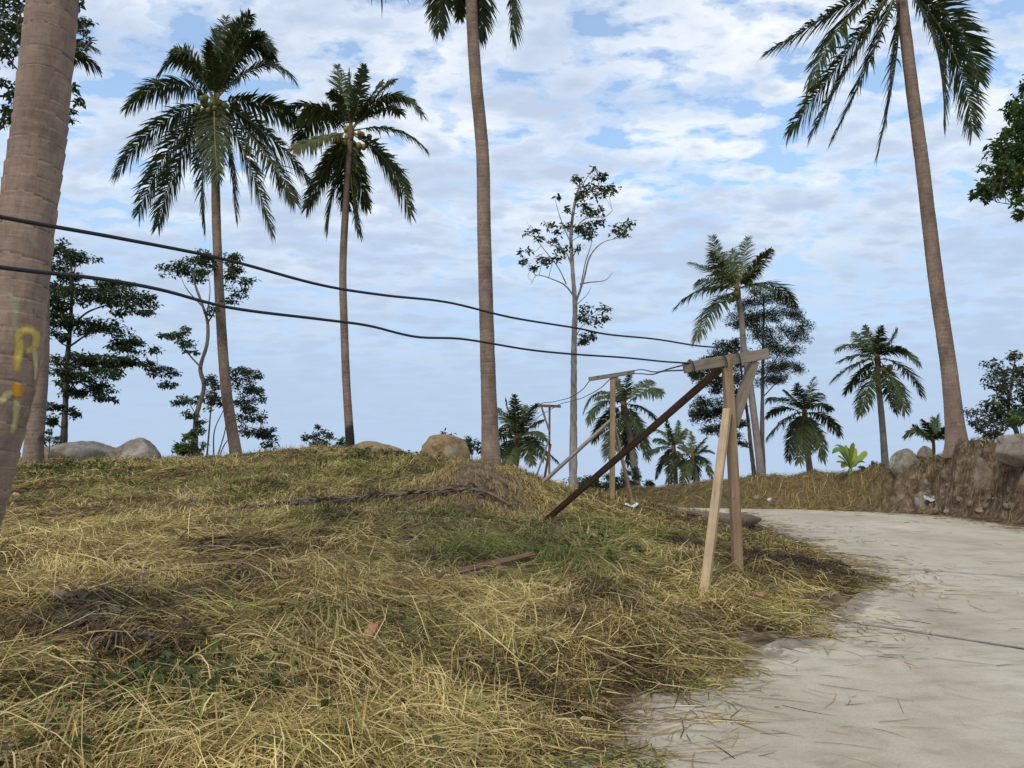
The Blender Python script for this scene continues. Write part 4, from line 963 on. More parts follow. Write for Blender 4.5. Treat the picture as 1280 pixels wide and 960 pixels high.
tree('dark_tree', 'dark leafy tree at the top left corner, half hidden behind the big near trunk', 11,
     [(0.12, 0.04, [(-75, 640), (-60, 400), (-48, 220), (-30, 120)]), (0.04, 0.012, [(-48, 230), (-5, 80), (15, 45), (30, 5)]), (0.035, 0.008, [(-55, 200), (-10, 128), (15, 122), (60, 132), (95, 138)]), (0.035, 0.008, [(-40, 160), (-5, 70), (20, 85), (40, 110)]), (0.03, 0.008, [(15, 60), (55, 25), (95, 40), (112, 50)])],
     cl(z1, [(20, 30, 50, 40), (70, 20, 40, 30), (20, 90, 40, 30), (60, 80, 30, 26), (20, 150, 40, 26), (75, 130, 26, 22), (60, 200, 20, 16), (20, 215, 24, 14), (15, 330, 24, 14), (50, 345, 18, 12), (40, 380, 20, 14), (20, 430, 24, 20), (35, 470, 26, 22), (10, 490, 20, 24), (310, 75, 26, 18), (340, 85, 22, 22), (325, 120, 26, 16), (350, 165, 12, 18), (300, 20, 14, 22), (295, 350, 18, 10), (308, 405, 14, 12), (280, 450, 12, 16), (290, 485, 16, 10), (-40, 60, 60, 60), (-60, 200, 60, 60)], 3.2),
     leaf=0.10, dens=0.6, seed=19, bm='bark_brown', group=GT, tint=0.75, aspect=0.5, depth=0.6, scatter=0.5, twig_r=0.006)
# shrubs
GS = 'shrubs along the crest'
def shrub(label, px, py, d, spread, n, leaf, seed, lm='leaf', tint=0.5, h=1.0, name='shrub'):
    r_ = np.random.default_rng(seed)
    L = [(0.012, 0.004, [(px, py), (px, py - 10)])]; C = []
    for i in range(n):
        a = r_.uniform(-1, 1); hh = r_.uniform(0.3, 1.0) * (1 - 0.45 * a * a) * h
        tip = (px + a * spread, py - hh * spread)
        L.append((0.010, 0.003, [(px + a * spread * 0.3, py), (px + a * spread * 0.7, py - hh * spread * 0.5), tip]))
        C.append((tip[0], tip[1], spread * 0.22, spread * 0.16))
        C.append((px + a * spread * 0.75, py - hh * spread * 0.55, spread * 0.18, spread * 0.13))
    return tree(name, label, d, L, C, leaf=leaf, dens=0.75, seed=seed, lm=lm, bm='bark_mid', cat='shrub', group=GS, tint=tint, twigs=1, depth=0.5, twig_r=0.004)
shrub('thin sprigged shrub on the skyline left of the palm with scorched foot', 402, 566, 22, 22, 9, 0.085, 61, 'leaf_grey', 0.6, 1.4)
shrub('small shrub on the skyline touching the palm with scorched foot', 424, 566, 22.3, 15, 6, 0.08, 62, 'leaf', 0.6, 0.9)
shrub('bright green bush at the foot of the crooked slim tree', 238, 572, 20.8, 26, 11, 0.10, 63, 'leaf_light', 0.5, 1.1)
shrub('leafy bush behind the tan boulder, left side', 560, 566, 20.5, 24, 9, 0.12, 64, 'leaf', 0.6, 1.1)
shrub('leafy bush between the tan boulder and the curved centre trunk', 590, 568, 20.0, 18, 9, 0.12, 65, 'leaf', 0.6, 1.3)
shrub('scraggly bush by the foot of the leaning stem behind the painted trunk', 62, 558, 18.8, 16, 8, 0.06, 66, 'leaf_grey', 0.6, 1.2)
shrub('round dark bush beyond the long red brown strut of the middle pole', 745, 622, 28, 32, 12, 0.13, 67, 'leaf', 0.5, 1.0)
shrub('grey green bush behind the foot of the middle timber pole', 785, 622, 27, 30, 12, 0.12, 68, 'leaf_grey', 0.5, 1.2)
shrub('pale weeds at the far end of the soil bank next to the banana plant', 1090, 588, 23.0, 14, 7, 0.07, 69, 'leaf_grey', 0.4, 0.8)
shrub('low leafy shrub near the grey boulder at the right edge', 1275, 530, 18, 16, 9, 0.10, 70, 'leaf_light', 0.5, 1.0)

# banana plant
def banana(px, py, d):
    b0 = gpt(px, py, d); root = empty('banana_plant', b0)
    tag(root, 'yellow green banana plant with broad leaves at the end of the soil bank', 'plant')
    r_ = np.random.default_rng(5)
    s = MB(); stem = at(px + 1, py - 6, d); s.tube(smooth_path([b0 - np.array([0, 0, .05]), (b0 + stem) / 2, stem], 8), np.linspace(0.09, 0.05, 8), 10, 0, 0.3); s.build('stem', M['banana'], root)
    for i, (tx, ty, mx, my, dd) in enumerate(((1040, 567, 1052, 562, -.2), (1043, 557, 1054, 560, .3), (1048, 571, 1054, 573, -.3), (1057, 556, 1060, 568, .2), (1067, 553, 1064, 565, -.1), (1083, 564, 1077, 570, .1), (1080, 577, 1075, 577, -.3), (1052, 585, 1057, 579, -.2), (1070, 560, 1067, 570, .4), (1046, 563, 1054, 566, .3), (1052, 559, 1057, 565, -.4), (1078, 569, 1072, 574, .4), (1045, 577, 1054, 577, .2), (1061, 560, 1062, 570, -.3))):
        P0 = stem; P2 = at(tx, ty, d + dd * 2); Pm = at(mx, my, d + dd); P1 = 2 * Pm - 0.5 * P0 - 0.5 * P2
        n = 10; V = []; t = np.linspace(0, 1, n)
        Cc = P0 * ((1 - t) ** 2)[:, None] + 2 * P1 * (t * (1 - t))[:, None] + P2 * (t * t)[:, None]
        T = np.gradient(Cc, axis=0); T /= np.linalg.norm(T, axis=1)[:, None]
        S = np.cross(T, [0.2, -0.8, 0.6]); S /= np.linalg.norm(S, axis=1)[:, None]
        wd = np.interp(t, [0, .12, .3, .7, .92, 1], [.015, .02, .08, .09, .055, .008])
        b = MB()
        for j in range(n):
            V += [Cc[j] - S[j] * wd[j] + np.array([0, 0, -.3 * wd[j]]), Cc[j], Cc[j] + S[j] * wd[j] + np.array([0, 0, -.3 * wd[j]])]
        k = np.arange(n - 1) * 3
        b.add(V, np.concatenate([np.stack([k, k + 1, k + 4, k + 3], -1), np.stack([k + 1, k + 2, k + 5, k + 4], -1)]), 0, np.clip(r_.uniform(0.0, 0.75), 0, 1))
        b.build('leaf', M['banana'], root)
banana(1062, 592, 23.2)

# ------------------------------------------------------------------ boulders
def boulder(name, label, c, r, seed, matl, flat=0.35, planes=11, sharp=0.75, rough=0.10, group='boulders on the hilltop', cat='boulder'):
    """weathered block: a sphere pushed against random planes, then roughened"""
    r_ = np.random.default_rng(seed)
    n, s_ = 36, 56; b = MB()
    a = np.linspace(0, math.pi, n); th = np.arange(s_) * 2 * math.pi / s_
    D = np.stack([np.sin(a)[:, None] * np.cos(th), np.sin(a)[:, None] * np.sin(th), np.cos(a)[:, None] * np.ones(s_)], -1).reshape(-1, 3)
    rad = np.ones(len(D))
    for _ in range(planes):
        nn = r_.normal(0, 1, 3); nn[2] = abs(nn[2]) * 0.7; nn /= np.linalg.norm(nn)
        h = r_.uniform(1 - flat, 0.94); dt = D @ nn
        rad = np.where(dt * rad > h, rad * (1 - sharp) + sharp * h / np.maximum(dt, 1e-3), rad)
    P = D * rad[:, None]
    q = P * 2.3 + seed
    rad2 = 1 + rough * (fbm(q[:, 0] + q[:, 2], q[:, 1] - q[:, 2] * 0.7, seed, 5) - 0.5) + 0.05 * (fbm(q[:, 0] * 4 + q[:, 2] * 3, q[:, 1] * 4 - q[:, 2] * 2, seed + 3, 3) - 0.5)
    P = P * rad2[:, None] * np.array(r)
    i = np.arange(n - 1)[:, None] * s_; j = np.arange(s_)[None, :]; j2 = (j + 1) % s_
    b.add(P, np.stack([i + j, i + s_ + j, i + s_ + j2, i + j2], -1).reshape(-1, 4))
    o = b.build(name, matl); o.location = [float(v) for v in c]
    return tag(o, label, cat, group)
def bl(label, px0, px1, pt, pb, d, seed, matl, flat=0.35, dep=1.0, rz=0.0, sink=0.5, name='boulder', cat='boulder', group='boulders on the hilltop', into=0.15, **kw):
    if d is None: d = hit((px0 + px1) / 2, pb - 3, 12, 26)[1] + into
    k = pix2m(d); w_ = (px1 - px0) * k; h_ = (pb - pt) * k
    top = at((px0 + px1) / 2, pt, d); H = h_ / (2 - 2 * sink) * 1.0
    c = np.array([top[0], d, top[2] - H])
    o = boulder(name, label, c, (w_ / 2 * 1.06, w_ / 2 * dep, H * 1.06), seed, matl, flat, group=group, cat=cat, **kw)
    o.rotation_euler[2] = rz; return o
bl('pale grey boulder on the left skyline, nearer the layered tree', 52, 146, 546, 570, 20.4, 3, M['rock_grey'], 0.45, 0.7, 0.2, 0.5, planes=8, sharp=0.85, rough=0.22)
bl('grey boulder with darker top on the left skyline, right half of the pair', 116, 218, 548, 573, 20.6, 5, M['rock_grey'], 0.45, 0.7, -0.1, 0.5, planes=8, sharp=0.85, rough=0.22)
bl('low tan boulder showing only its back beside the scorched palm foot', 432, 506, 552, 572, 20.6, 8, M['rock_tan'], 0.25, 0.8, 0.0)
bl('big tan boulder with a pale streak left of the curved centre trunk', 520, 592, 544, 578, 18.2, 12, M['rock_tan'], 0.42, 0.75, 0.15, 0.3, planes=9, sharp=0.92, rough=0.14)
bl('pointed pale boulder on the bank left of the leaning palm', 1110, 1156, 550, 586, None, 14, M['rock_grey'], 0.62, 0.8, 0.1, 0.3, planes=9, sharp=0.94, rough=0.2, into=0.3)
bl('small rock lying in front of the young palm on the bank', 1146, 1166, 558, 577, None, 15, M['rock_grey'], 0.5, 0.8, 0.0, 0.3, planes=9, sharp=0.94, rough=0.2)
bl('large grey boulder cut by the right frame edge on top of the bank', 1236, 1345, 530, 566, None, 17, M['rock_grey'], 0.5, 0.8, 0.2, 0.35, planes=9, sharp=0.94, rough=0.2, into=0.4)
bl('weathered tan slab of rock set in the face of the soil bank', 1198, 1262, 572, 646, None, 19, M['rock_soil'], 0.6, 0.75, 0.3, 0.25, planes=9, sharp=0.94, rough=0.35, into=0.42, group='stones in the soil bank')
bl('leaning grey stone at the foot of the bank by the litter', 1142, 1168, 611, 634, None, 23, M['rock_grey'], 0.5, 0.9, 0.5, 0.3, 'stone', 'stone', 'stones in the soil bank')
for i, (lb, px, py, s) in enumerate((('small stone on the grass slope behind the far road edge', 945, 624, 5), ('white stone on the grass slope right of the small grey one', 962, 626, 4), ('pale stone at the road edge below the rock slab', 1226, 640, 6), ('cobble on the road edge beneath the leaning palm', 1183, 641, 5))):
    p = hit(px, py, 12, 28); k = pix2m(p[1])
    boulder('stone', lb, p + np.array([0, 0, s * k * 0.3]), (s * k, s * k * 0.8, s * k * 0.7), 40 + i, M['rock_grey' if i != 1 else 'plastic'], 0.4, group='small stones by the road', cat='stone')

r_ = np.random.default_rng(303)
for i in range(22):
    px, py = r_.uniform(1125, 1278), 0; py = r_.uniform(600, 640) + max(0, (px - 1150)) * 0.09
    p = hit(px, py, 12, 26); k = pix2m(p[1]); q = r_.uniform(2.2, 6.5) * k
    o = boulder('stone', 'small rough stone lodged in the face of the soil bank', p + np.array([0, q * 0.3, 0]), (q, q * 0.8, q * 0.75), 400 + i, M['rock_soil' if i % 3 else 'rock_grey'], 0.5, 8, 0.92, 0.3, group='small stones lodged in the soil bank', cat='stone')
    o.rotation_euler = (r_.uniform(0, 1), r_.uniform(0, 1), r_.uniform(0, 6))

# ------------------------------------------------------------------ timber poles
GPO = 'timber cable poles'
def brd(parent, name, a, b, w_, h_, matl, roll=0.0, warp=0.0):
    """one sawn timber, with its own origin and local z along the grain"""
    a = np.asarray(a, float); b = np.asarray(b, float)
    L = np.linalg.norm(b - a); m_ = MB(); m_.beam((0, 0, 0), (0, 0, L), w_, h_, 0, 0, 0.004, 0.5, warp)
    o = m_.build(name, matl, parent, smooth=False)
    q = Vector(b - a).to_track_quat('Z', 'Y'); o.rotation_mode = 'QUATERNION'
    from mathutils import Quaternion
    o.rotation_quaternion = q @ Quaternion((0, 0, 1), roll)
    o.location = Vector(a - np.array(parent.location))
    return o
# pole nearest the camera
D1 = 8.8
f1 = at(922, 714, D1); f1[2] = float(ground(f1[0], f1[1])) - 0.12
t1 = at(908, 447, D1)
p1 = empty('timber_pole', (f1[0], f1[1], f1[2] + 0.12)); tag(p1, 'nearest timber pole with long dark red strut and pale leaning leg', 'cable pole', GPO)
brd(p1, 'post', f1, t1, 0.12, 0.10, M['wood_tan'], 0.0, 0.004)
brd(p1, 'crossarm', at(855, 460, D1 - 0.18), at(960, 442, D1 + 0.12), 0.05, 0.125, M['wood_grey'], 0.0)
sf = hit(675, 652, 9, 14) - np.array([0, 0, 0.06])
brd(p1, 'strut', sf, at(905, 457, D1 + 0.1), 0.105, 0.075, M['wood_red'], 0.35)
brd(p1, 'brace', at(916, 532, D1 + 0.10), at(942, 452, D1 + 0.13), 0.13, 0.09, M['wood_grey'], 0.1)
lf_ = hit(877, 752, 6, 10) - np.array([0, 0, 0.10])
brd(p1, 'leg', lf_, at(909, 512, D1 - 0.09), 0.09, 0.06, M['wood_pale'], 0.0, 0.002)
brd(p1, 'stake', at(921, 668, D1 + 0.09) , at(914, 590, D1 + 0.09), 0.05, 0.04, M['wood_tan'], 0.0)
def wraps(parent, c, axis, r, n, name='wire_tie'):
    P = []
    A = np.cross(axis, [0.3, 0.9, 0.2]); A /= np.linalg.norm(A); B = np.cross(axis, A)
    for i in range(n * 16 + 1):
        th = i / 16 * 2 * math.pi
        P.append(np.asarray(c) + (A * math.cos(th) + B * math.sin(th)) * r * (1 + 0.12 * math.sin(th * 1.7)) + np.asarray(axis) * 0.012 * i / 16)
    b = MB(); b.tube(np.array(P), 0.0035, 5); return b.build(name, M['cable'], parent)
ca_, cb_ = at(855, 460, D1 - 0.18), at(960, 442, D1 + 0.12); ax_ = (cb_ - ca_) / np.linalg.norm(cb_ - ca_)
for u in (0.06, 0.44, 0.60): wraps(p1, ca_ + (cb_ - ca_) * u, ax_, 0.078, 3)
# nail heads where the boards are fixed
nb = [(907, 456, D1 - .12), (911, 463, D1 - .12), (909, 520, D1 - .125), (908, 530, D1 - .125), (938, 456, D1 + .04), (943, 451, D1 + .04)]
for (px, py, d) in nb:
    b = MB(); c = at(px, py, d); b.tube([c, c + np.array([0, 0.02, 0])], 0.006, 8); b.build('nail', M['husk'], p1)
# middle pole
D2 = 16.0
f2 = at(765, 624, D2); f2[2] = float(ground(f2[0], f2[1])) - 0.12
p2 = empty('timber_pole', (f2[0], f2[1], f2[2] + 0.12)); tag(p2, 'middle timber pole with T shaped top standing in the saddle', 'cable pole', GPO)
brd(p2, 'post', f2, at(766, 470, D2), 0.13, 0.10, M['wood_tan'])
brd(p2, 'crossarm', at(736, 474, D2 - 0.09), at(793, 465, D2 - 0.03), 0.06, 0.085, M['wood_grey'])
sf2 = hit(672, 604, 12, 22) - np.array([0, 0, 0.08])
brd(p2, 'strut', sf2, at(764, 525, D2 + 0.09), 0.075, 0.05, M['wood_grey'], 0.3)
l2 = hit(792, 631, 13, 20) - np.array([0, 0, 0.08])
brd(p2, 'leg', l2, at(768, 533, D2 + 0.09), 0.07, 0.045, M['wood_tan'])
# far pole
D3 = 23.0
f3 = at(686, 604, D3); f3[2] = float(ground(f3[0], f3[1])) - 0.12
p3 = empty('timber_pole', (f3[0], f3[1], f3[2] + 0.12)); tag(p3, 'farthest timber pole, half sunk behind the mound slope', 'cable pole', GPO)
brd(p3, 'post', f3, at(687, 506, D3), 0.09, 0.06, M['wood_redtan'])
brd(p3, 'crossarm', at(674, 507, D3 - 0.10), at(701, 508, D3 - 0.06), 0.05, 0.08, M['wood_redtan'])
brd(p3, 'brace', at(687, 540, D3 - 0.10), at(677, 509, D3 - 0.15), 0.08, 0.04, M['wood_tan'])
l3 = gpt(655, 592, D3, -0.1)
brd(p3, 'leg', l3, at(687, 547, D3 - 0.11), 0.07, 0.045, M['wood_grey'])
brd(p3, 'strut', gpt(675, 602, D3, -0.1) + np.array([0, 1.2, 0]), at(688, 555, D3 + 0.1), 0.07, 0.045, M['wood_redtan'])

# plank lying in the grass
pa, pb_ = hit(488, 748, 4, 12), hit(667, 703, 5, 14)
plk = empty('plank', (pa + pb_) / 2); tag(plk, 'reddish brown timber plank lying in the cut grass below the long strut', 'plank')
brd(plk, 'board', pa + np.array([0, 0, 0.085]), pb_ + np.array([0, 0, 0.085]), 0.07, 0.042, M['wood_redtan'], 0.5)

# cables
def cable(label, pts, r, name='power_cable'):
    P = smooth_path([np.array(q[1:]) if q[0] == 'w' else at(*q) for q in pts], 260)
    b = MB(); b.tube(P, r, 8); o = b.build(name, M['cable']); return tag(o, label, 'cable', 'cables strung over the timber poles')
cable('upper black cable sagging from top left to the nearest pole', [('w', -14, -12.5, 3.3), ('w', -9, -6.6, 2.85), ('w', -5.2, -1.6, 2.62), ('w', -3.2, 1.2, 2.6), (-260, 205, 2.5), (-120, 243, 2.75), (0, 271, 3.1), (150, 298, 3.6), (280, 324, 4.1), (400, 356, 4.7), (480, 369, 5.2), (560, 378, 5.8), (640, 397, 6.4), (720, 410, 7.1), (760, 418, 7.4), (820, 424, 7.9), (870, 432, 8.4), (903, 435, 8.86), (918, 440, 8.9), (905, 446, 8.95), (872, 452, 8.85), (840, 460, 9.6), (820, 465, 11), (800, 462, 13.5), (785, 466, 15.9), (764, 472, 16.1), (742, 472, 15.95), (728, 487, 17.3), (712, 497, 19), (697, 501, 21), (688, 503, 22.9), (676, 505, 23.1), (662, 520, 24.5), (648, 532, 26.5)], 0.0095)
cable('lower black cable sagging from the left edge to the nearest pole', [('w', -14.2, -12.5, 3.05), ('w', -9.2, -6.6, 2.6), ('w', -5.3, -1.6, 2.4), ('w', -3.2, 1.1, 2.38), (-260, 285, 2.4), (-120, 312, 2.65), (0, 334, 3.0), (120, 348, 3.5), (200, 362, 3.9), (290, 385, 4.4), (400, 399, 5.0), (460, 407, 5.4), (520, 421, 5.9), (580, 424, 6.4), (660, 437, 7.0), (720, 443, 7.5), (780, 447, 8.0), (830, 452, 8.4), (866, 455, 8.66), (860, 462, 8.8), (830, 464, 9.8), (815, 468, 11), (800, 467, 13.5), (790, 467, 15.9), (770, 468, 16.0), (752, 484, 17.0), (735, 494, 18.2), (720, 500, 20), (700, 505, 22.8), (690, 511, 23.1), (676, 519, 24.2), (660, 532, 26)], 0.0095)
# ------------------------------------------------------------------ litter things
def dead_frond(label, pts, L_, seed, n=60, lift=0.06, spread=0.25, lw=0.011):
    r_ = np.random.default_rng(seed)
    P = np.array([hit(*q, 4, 24) for q in pts]); P[:, 2] += lift
    P = smooth_path(P, 40)
    b = MB(); b.tube(P, np.linspace(0.032, 0.008, 40), 6, 0)
    T = np.gradient(P, axis=0); T /= np.linalg.norm(T, axis=1)[:, None]
    for i in range(n):
        for s_ in (-1, 1):
            k = int(r_.uniform(6, 39)); p = P[k]
            S = np.cross(T[k], [0, 0, 1.0]) * s_
            D = T[k] * r_.uniform(0.5, 1.5) + S * (r_.uniform(0.0, 0.8) ** 1.5) * spread * 4; D[2] = 0; D /= np.linalg.norm(D)
            l = L_ * r_.uniform(0.5, 1.1)
            W = np.cross(D, [0, 0, 1.0]) * lw
            V = []
            for u, w_ in ((0, .6), (.4, 1), (.75, .8), (1, .1)):
                q = p + D * l * u + np.array([0, 0, 0]) ; q[2] = max(float(ground(q[0], q[1])) + 0.03, p[2] * (1 - u) + (float(ground(q[0], q[1])) + 0.03) * u) + 0.05 * math.sin(u * 3) * r_.random()
                wv = W * w_ + np.array([0, 0, 0.012 * w_ * r_.normal()])
                V += [q - wv, q + wv]
            b.add(V, [[0, 1, 3, 2], [2, 3, 5, 4], [4, 5, 7, 6]])
    o = b.build('dead_palm_frond', M['dead'], None)
    return tag(o, label, 'palm frond', 'dead palm fronds on the ground')
dead_frond('long brown dead palm frond lying across the slope below the dry hump', [(640, 640), (605, 622), (560, 619), (500, 625), (440, 630), (380, 633), (305, 643)], 0.6, 71, 170, 0.10, 0.22, 0.0055)
dead_frond('grey dead palm frond half buried in straw at lower left', [(60, 760), (95, 768), (130, 790), (150, 820)], 0.36, 72, 170, 0.10, 0.6, 0.004)
dead_frond('brushy dark dead frond along the verge behind the nearest pole', [(840, 642), (862, 648), (885, 655), (910, 661), (935, 663)], 0.5, 73, 60, 0.08, 0.3)
dead_frond('faded dead frond pressed into straw left of the centre foreground', [(40, 742), (90, 728), (140, 722), (165, 735)], 0.35, 74, 40, 0.05, 0.3)
# curved sheath
def sheath(label, pts, r0, r1, name='palm_sheath', matl='dead', cat='palm sheath', lift=(0.02, 0.05, 0.1)):
    P = np.array([hit(*q, 4, 24) for q in pts]); P[:, 2] += np.interp(np.linspace(0, 1, len(P)), np.linspace(0, 1, len(lift)), lift)
    P = smooth_path(P, 24); b = MB()
    n = 24; rr = np.interp(np.linspace(0, 1, n), [0, .3, .8, 1], [r0 * .4, r0, r1, r1 * .3])
    b.tube(P, rr, 9); return tag(b.build(name, M[matl]), label, cat)
sheath('curled grey palm sheath lying left of the long dead frond', [(285, 640), (262, 638), (243, 631), (229, 621)], 0.05, 0.045, lift=(0.03, 0.04, 0.1))
sheath('dark rotten log on the verge between the nearest pole and the road', [(862, 648), (888, 655), (920, 662), (950, 662)], 0.11, 0.14, 'log', 'husk', 'log', (0.12, 0.13, 0.2))
sheath('thin pale stick lying along the bottom left edge of the grass', [(20, 948), (80, 940), (150, 932), (240, 925)], 0.012, 0.010, 'stick', 'wood_redtan', 'stick', (0.09, 0.1, 0.1))
sheath('weathered stick at lower right edge of the concrete road', [(1232, 945), (1255, 944), (1280, 943)], 0.006, 0.006, 'stick', 'wood_pale', 'stick', (0.01, 0.01, 0.01))
def scrap(name, label, cat, px, py, w_, h_, matl, seed, lift=0.03, tilt=0.5, curl=0.3):
    p = hit(px, py, 3, 26); r_ = np.random.default_rng(seed); n = 7; V = []
    for i in range(n):
        for j in range(n):
            u, v = i / (n - 1) * 2 - 1, j / (n - 1) * 2 - 1
            e = math.sqrt(max(0.05, 1 - 0.45 * v * v)); 
            V.append((u * w_ / 2 * e, v * h_ / 2 * (1 - .2 * u * u), curl * w_ * (u * u - .4) * .5 + 0.12 * h_ * r_.normal() * 0.5 + tilt * v * h_ / 2 + lift))
    b = MB(); i, j = np.meshgrid(np.arange(n - 1), np.arange(n - 1)); k = (j * n + i)
    b.add(V, np.stack([k, k + 1, k + n + 1, k + n], -1).reshape(-1, 4))
    o = b.build(name, matl); o.location = [float(c) for c in p]; o.rotation_euler[2] = r_.uniform(-.6, .6)
    sm = o.modifiers.new('thick', 'SOLIDIFY'); sm.thickness = 0.006
    return tag(o, label, cat)
boulder('clay_lump', 'pale orange clay lump beside the painted trunk', hit(20, 622, 6, 20) + np.array([0, 0, .03]), (0.11, 0.08, 0.07), 81, M['terracotta'], 0.4, group=None, cat='clay lump')
boulder('coconut_husk', 'split dark coconut husk on the slope right of the clay lump', hit(76, 626, 6, 20) + np.array([0, 0, .03]), (0.10, 0.09, 0.06), 82, M['husk'], 0.3, group=None, cat='husk')
scrap('dry_leaf', 'rust brown dry leaf standing in straw at centre foreground', 'leaf', 462, 812, 0.08, 0.13, M['dryleaf'], 83, 0.10, 0.8)
scrap('dry_leaf', 'orange brown dry leaf right of the pale leg of the nearest pole', 'leaf', 950, 753, 0.13, 0.07, M['dryleaf'], 84, 0.08, 0.4)
scrap('plastic_sheet', 'crumpled white plastic sheet on the ground by the middle pole', 'litter', 790, 638, 0.30, 0.12, M['plastic'], 85, 0.10, 0.3)
scrap('plastic_bag', 'torn white bag at the foot of the soil bank', 'litter', 1164, 626, 0.34, 0.16, M['bag'], 86, 0.06, 0.6)
scrap('bark_scrap', 'grey scrap of palm bark on the grass left of centre', 'bark scrap', 268, 694, 0.26, 0.14, M['dead'], 87, 0.06, 0.5)
scrap('bark_scrap', 'flat dull scrap of bark in grass above the plank', 'bark scrap', 458, 661, 0.22, 0.12, M['husk'], 88, 0.05, 0.4)

# ------------------------------------------------------------------ cut grass, straw, weeds
def road_v(x, y):
    ins = in_poly(ROAD_POLY, x, y)
    dL = poly_dist(ROAD_L, x, y); dR = poly_dist(ROAD_R, x, y)
    right = dR < dL
    return np.where(ins, np.minimum(dL, dR), -np.minimum(dL, dR)), right, dR

def ribbons(name, x, y, az, L_, wd, arch, lift, tint, endlift=None, rise=None, zoff=None):
    """grass blades lying on (or rising from) the ground: 4-section ribbons in ONE mesh"""
    n = len(x); secs = [0, 0.35, 0.7, 1.0]; ws = [0.8, 1.0, 0.8, 0.15]
    bend = rng.normal(0, 0.22, n); Vs = []
    roll = rng.normal(0, 0.6, n)
    for u, w_ in zip(secs, ws):
        a = az + bend * (u - 0.5)
        px = x + np.cos(a) * L_ * u; py = y + np.sin(a) * L_ * u
        g = ground(px, py)
        v, rt, _ = road_v(px, py) if u in (0, 1.0) else (None, None, None)
        z = g + lift + arch * 4 * u * (1 - u)
        if endlift is not None: z = z + endlift * u
        if rise is not None: z = g * 0 + ground(x, y) + lift + rise * (u - 0.25 * u * u)
        zr = zroad(py) + 0.006
        inside = in_poly(ROAD_POLY, px, py)
        z = np.where(inside, np.maximum(z, zr + lift * 0.4), z)
        hx, hy = -np.sin(a) * np.cos(roll), np.cos(a) * np.cos(roll); hz = np.sin(roll)
        ww = wd * w_ / 2
        Vs += [np.stack([px - hx * ww, py - hy * ww, z - hz * ww], -1), np.stack([px + hx * ww, py + hy * ww, z + hz * ww], -1)]
    V = np.stack(Vs, 1).reshape(-1, 3); b0 = (np.arange(n) * 8)[:, None]
    fq = np.concatenate([b0 + np.array([0, 1, 3, 2]), b0 + np.array([2, 3, 5, 4]), b0 + np.array([4, 5, 7, 6])])
    b = MB(); b.add(V, fq, 0, np.repeat(tint, 8))
    o = b.build(name, M['straw'])
    return o

HUMP = hit(597, 597, 8, 20)
def sample(n, d0, d1, power, xm=0.80, pad=1.5):
    """points ahead of the viewer, thinner with distance"""
    u = rng.random(n * 3)
    d = np.linspace(d0, d1, 2000); pdf = (2 * xm * d + 2 * pad) * d ** (-power); c = np.cumsum(pdf); c /= c[-1]
    y = np.interp(u, c, d); x = rng.uniform(-1, 1, n * 3) * (xm * y + pad)
    v, right, dR = road_v(x, y)
    edge = 1.5 * (fbm(x * 1.5, y * 1.5, 51) - 0.42)
    keep = (v < edge) & ~right
    keep &= rng.random(n * 3) < np.clip(0.75 - 0.9 * (v + 0.1), 0.12, 1.0) * (0.30 + 0.70 * sstep(0.36, 0.54, fbm(x * 1.9, y * 1.9, 55, 3))) * (1 - 0.8 * np.exp(-((x - HUMP[0]) ** 2 + (y - HUMP[1]) ** 2) / 0.9))
    x, y = x[keep][:n], y[keep][:n]
    return x, y

def field(x, y):
    """lie of the cut grass: swaths that swirl from patch to patch"""
    return 2.6 * math.pi * (fbm(x * 0.38, y * 0.38, 61, 2) - 0.5) + 0.25

PATCH = []
for (px, py, cr, kind, amt) in ((690, 700, 0.8, 'green', 1), (620, 690, 0.7, 'green', .8), (780, 700, 0.6, 'green', .8), (520, 600, 1.2, 'green', .6), (90, 592, 1.6, 'green', .7), (330, 622, .9, 'green', .6), (380, 660, 1.2, 'green', .4), (560, 840, .3, 'green', .6), (230, 880, .45, 'green', .8), (820, 745, .4, 'green', .4),
        (430, 900, .55, 'straw', 1), (560, 900, .5, 'straw', .9), (340, 820, .5, 'straw', .7), (620, 770, .5, 'straw', .6), (430, 740, .8, 'straw', .6), (200, 650, 1.5, 'straw', .6), (100, 700, 1.0, 'straw', .5), (700, 830, .5, 'straw', .6),
        (110, 790, .45, 'dark', .9), (200, 830, .35, 'dark', .7), (60, 850, .3, 'dark', .7), (780, 890, .4, 'dark', 1), (270, 690, .5, 'dark', .7), (640, 720, .3, 'dark', .4), (760, 840, .4, 'dark', .6), (960, 700, 1.0, 'dark', .7), (900, 660, 1.2, 'dark', .8), (1030, 715, .7, 'dark', .9), (860, 800, .4, 'dark', .4), (700, 770, .7, 'brown', 1), (760, 800, .6, 'brown', 1), (860, 775, .6, 'brown', .9), (700, 880, .5, 'brown', .9), (600, 850, .5, 'brown', .8), (950, 730, .7, 'brown', .8), (130, 700, 1.0, 'brown', .6), (330, 700, .8, 'brown', .8), (420, 640, 1.2, 'brown', .5), (620, 604, 1.0, 'tan', .9), (590, 592, .9, 'tan', 1), (650, 615, .9, 'tan', .7), (550, 610, .8, 'tan', .5)):
    p = hit(px, py, 2.4, 26); PATCH.append((p[0], p[1], cr, kind, amt))
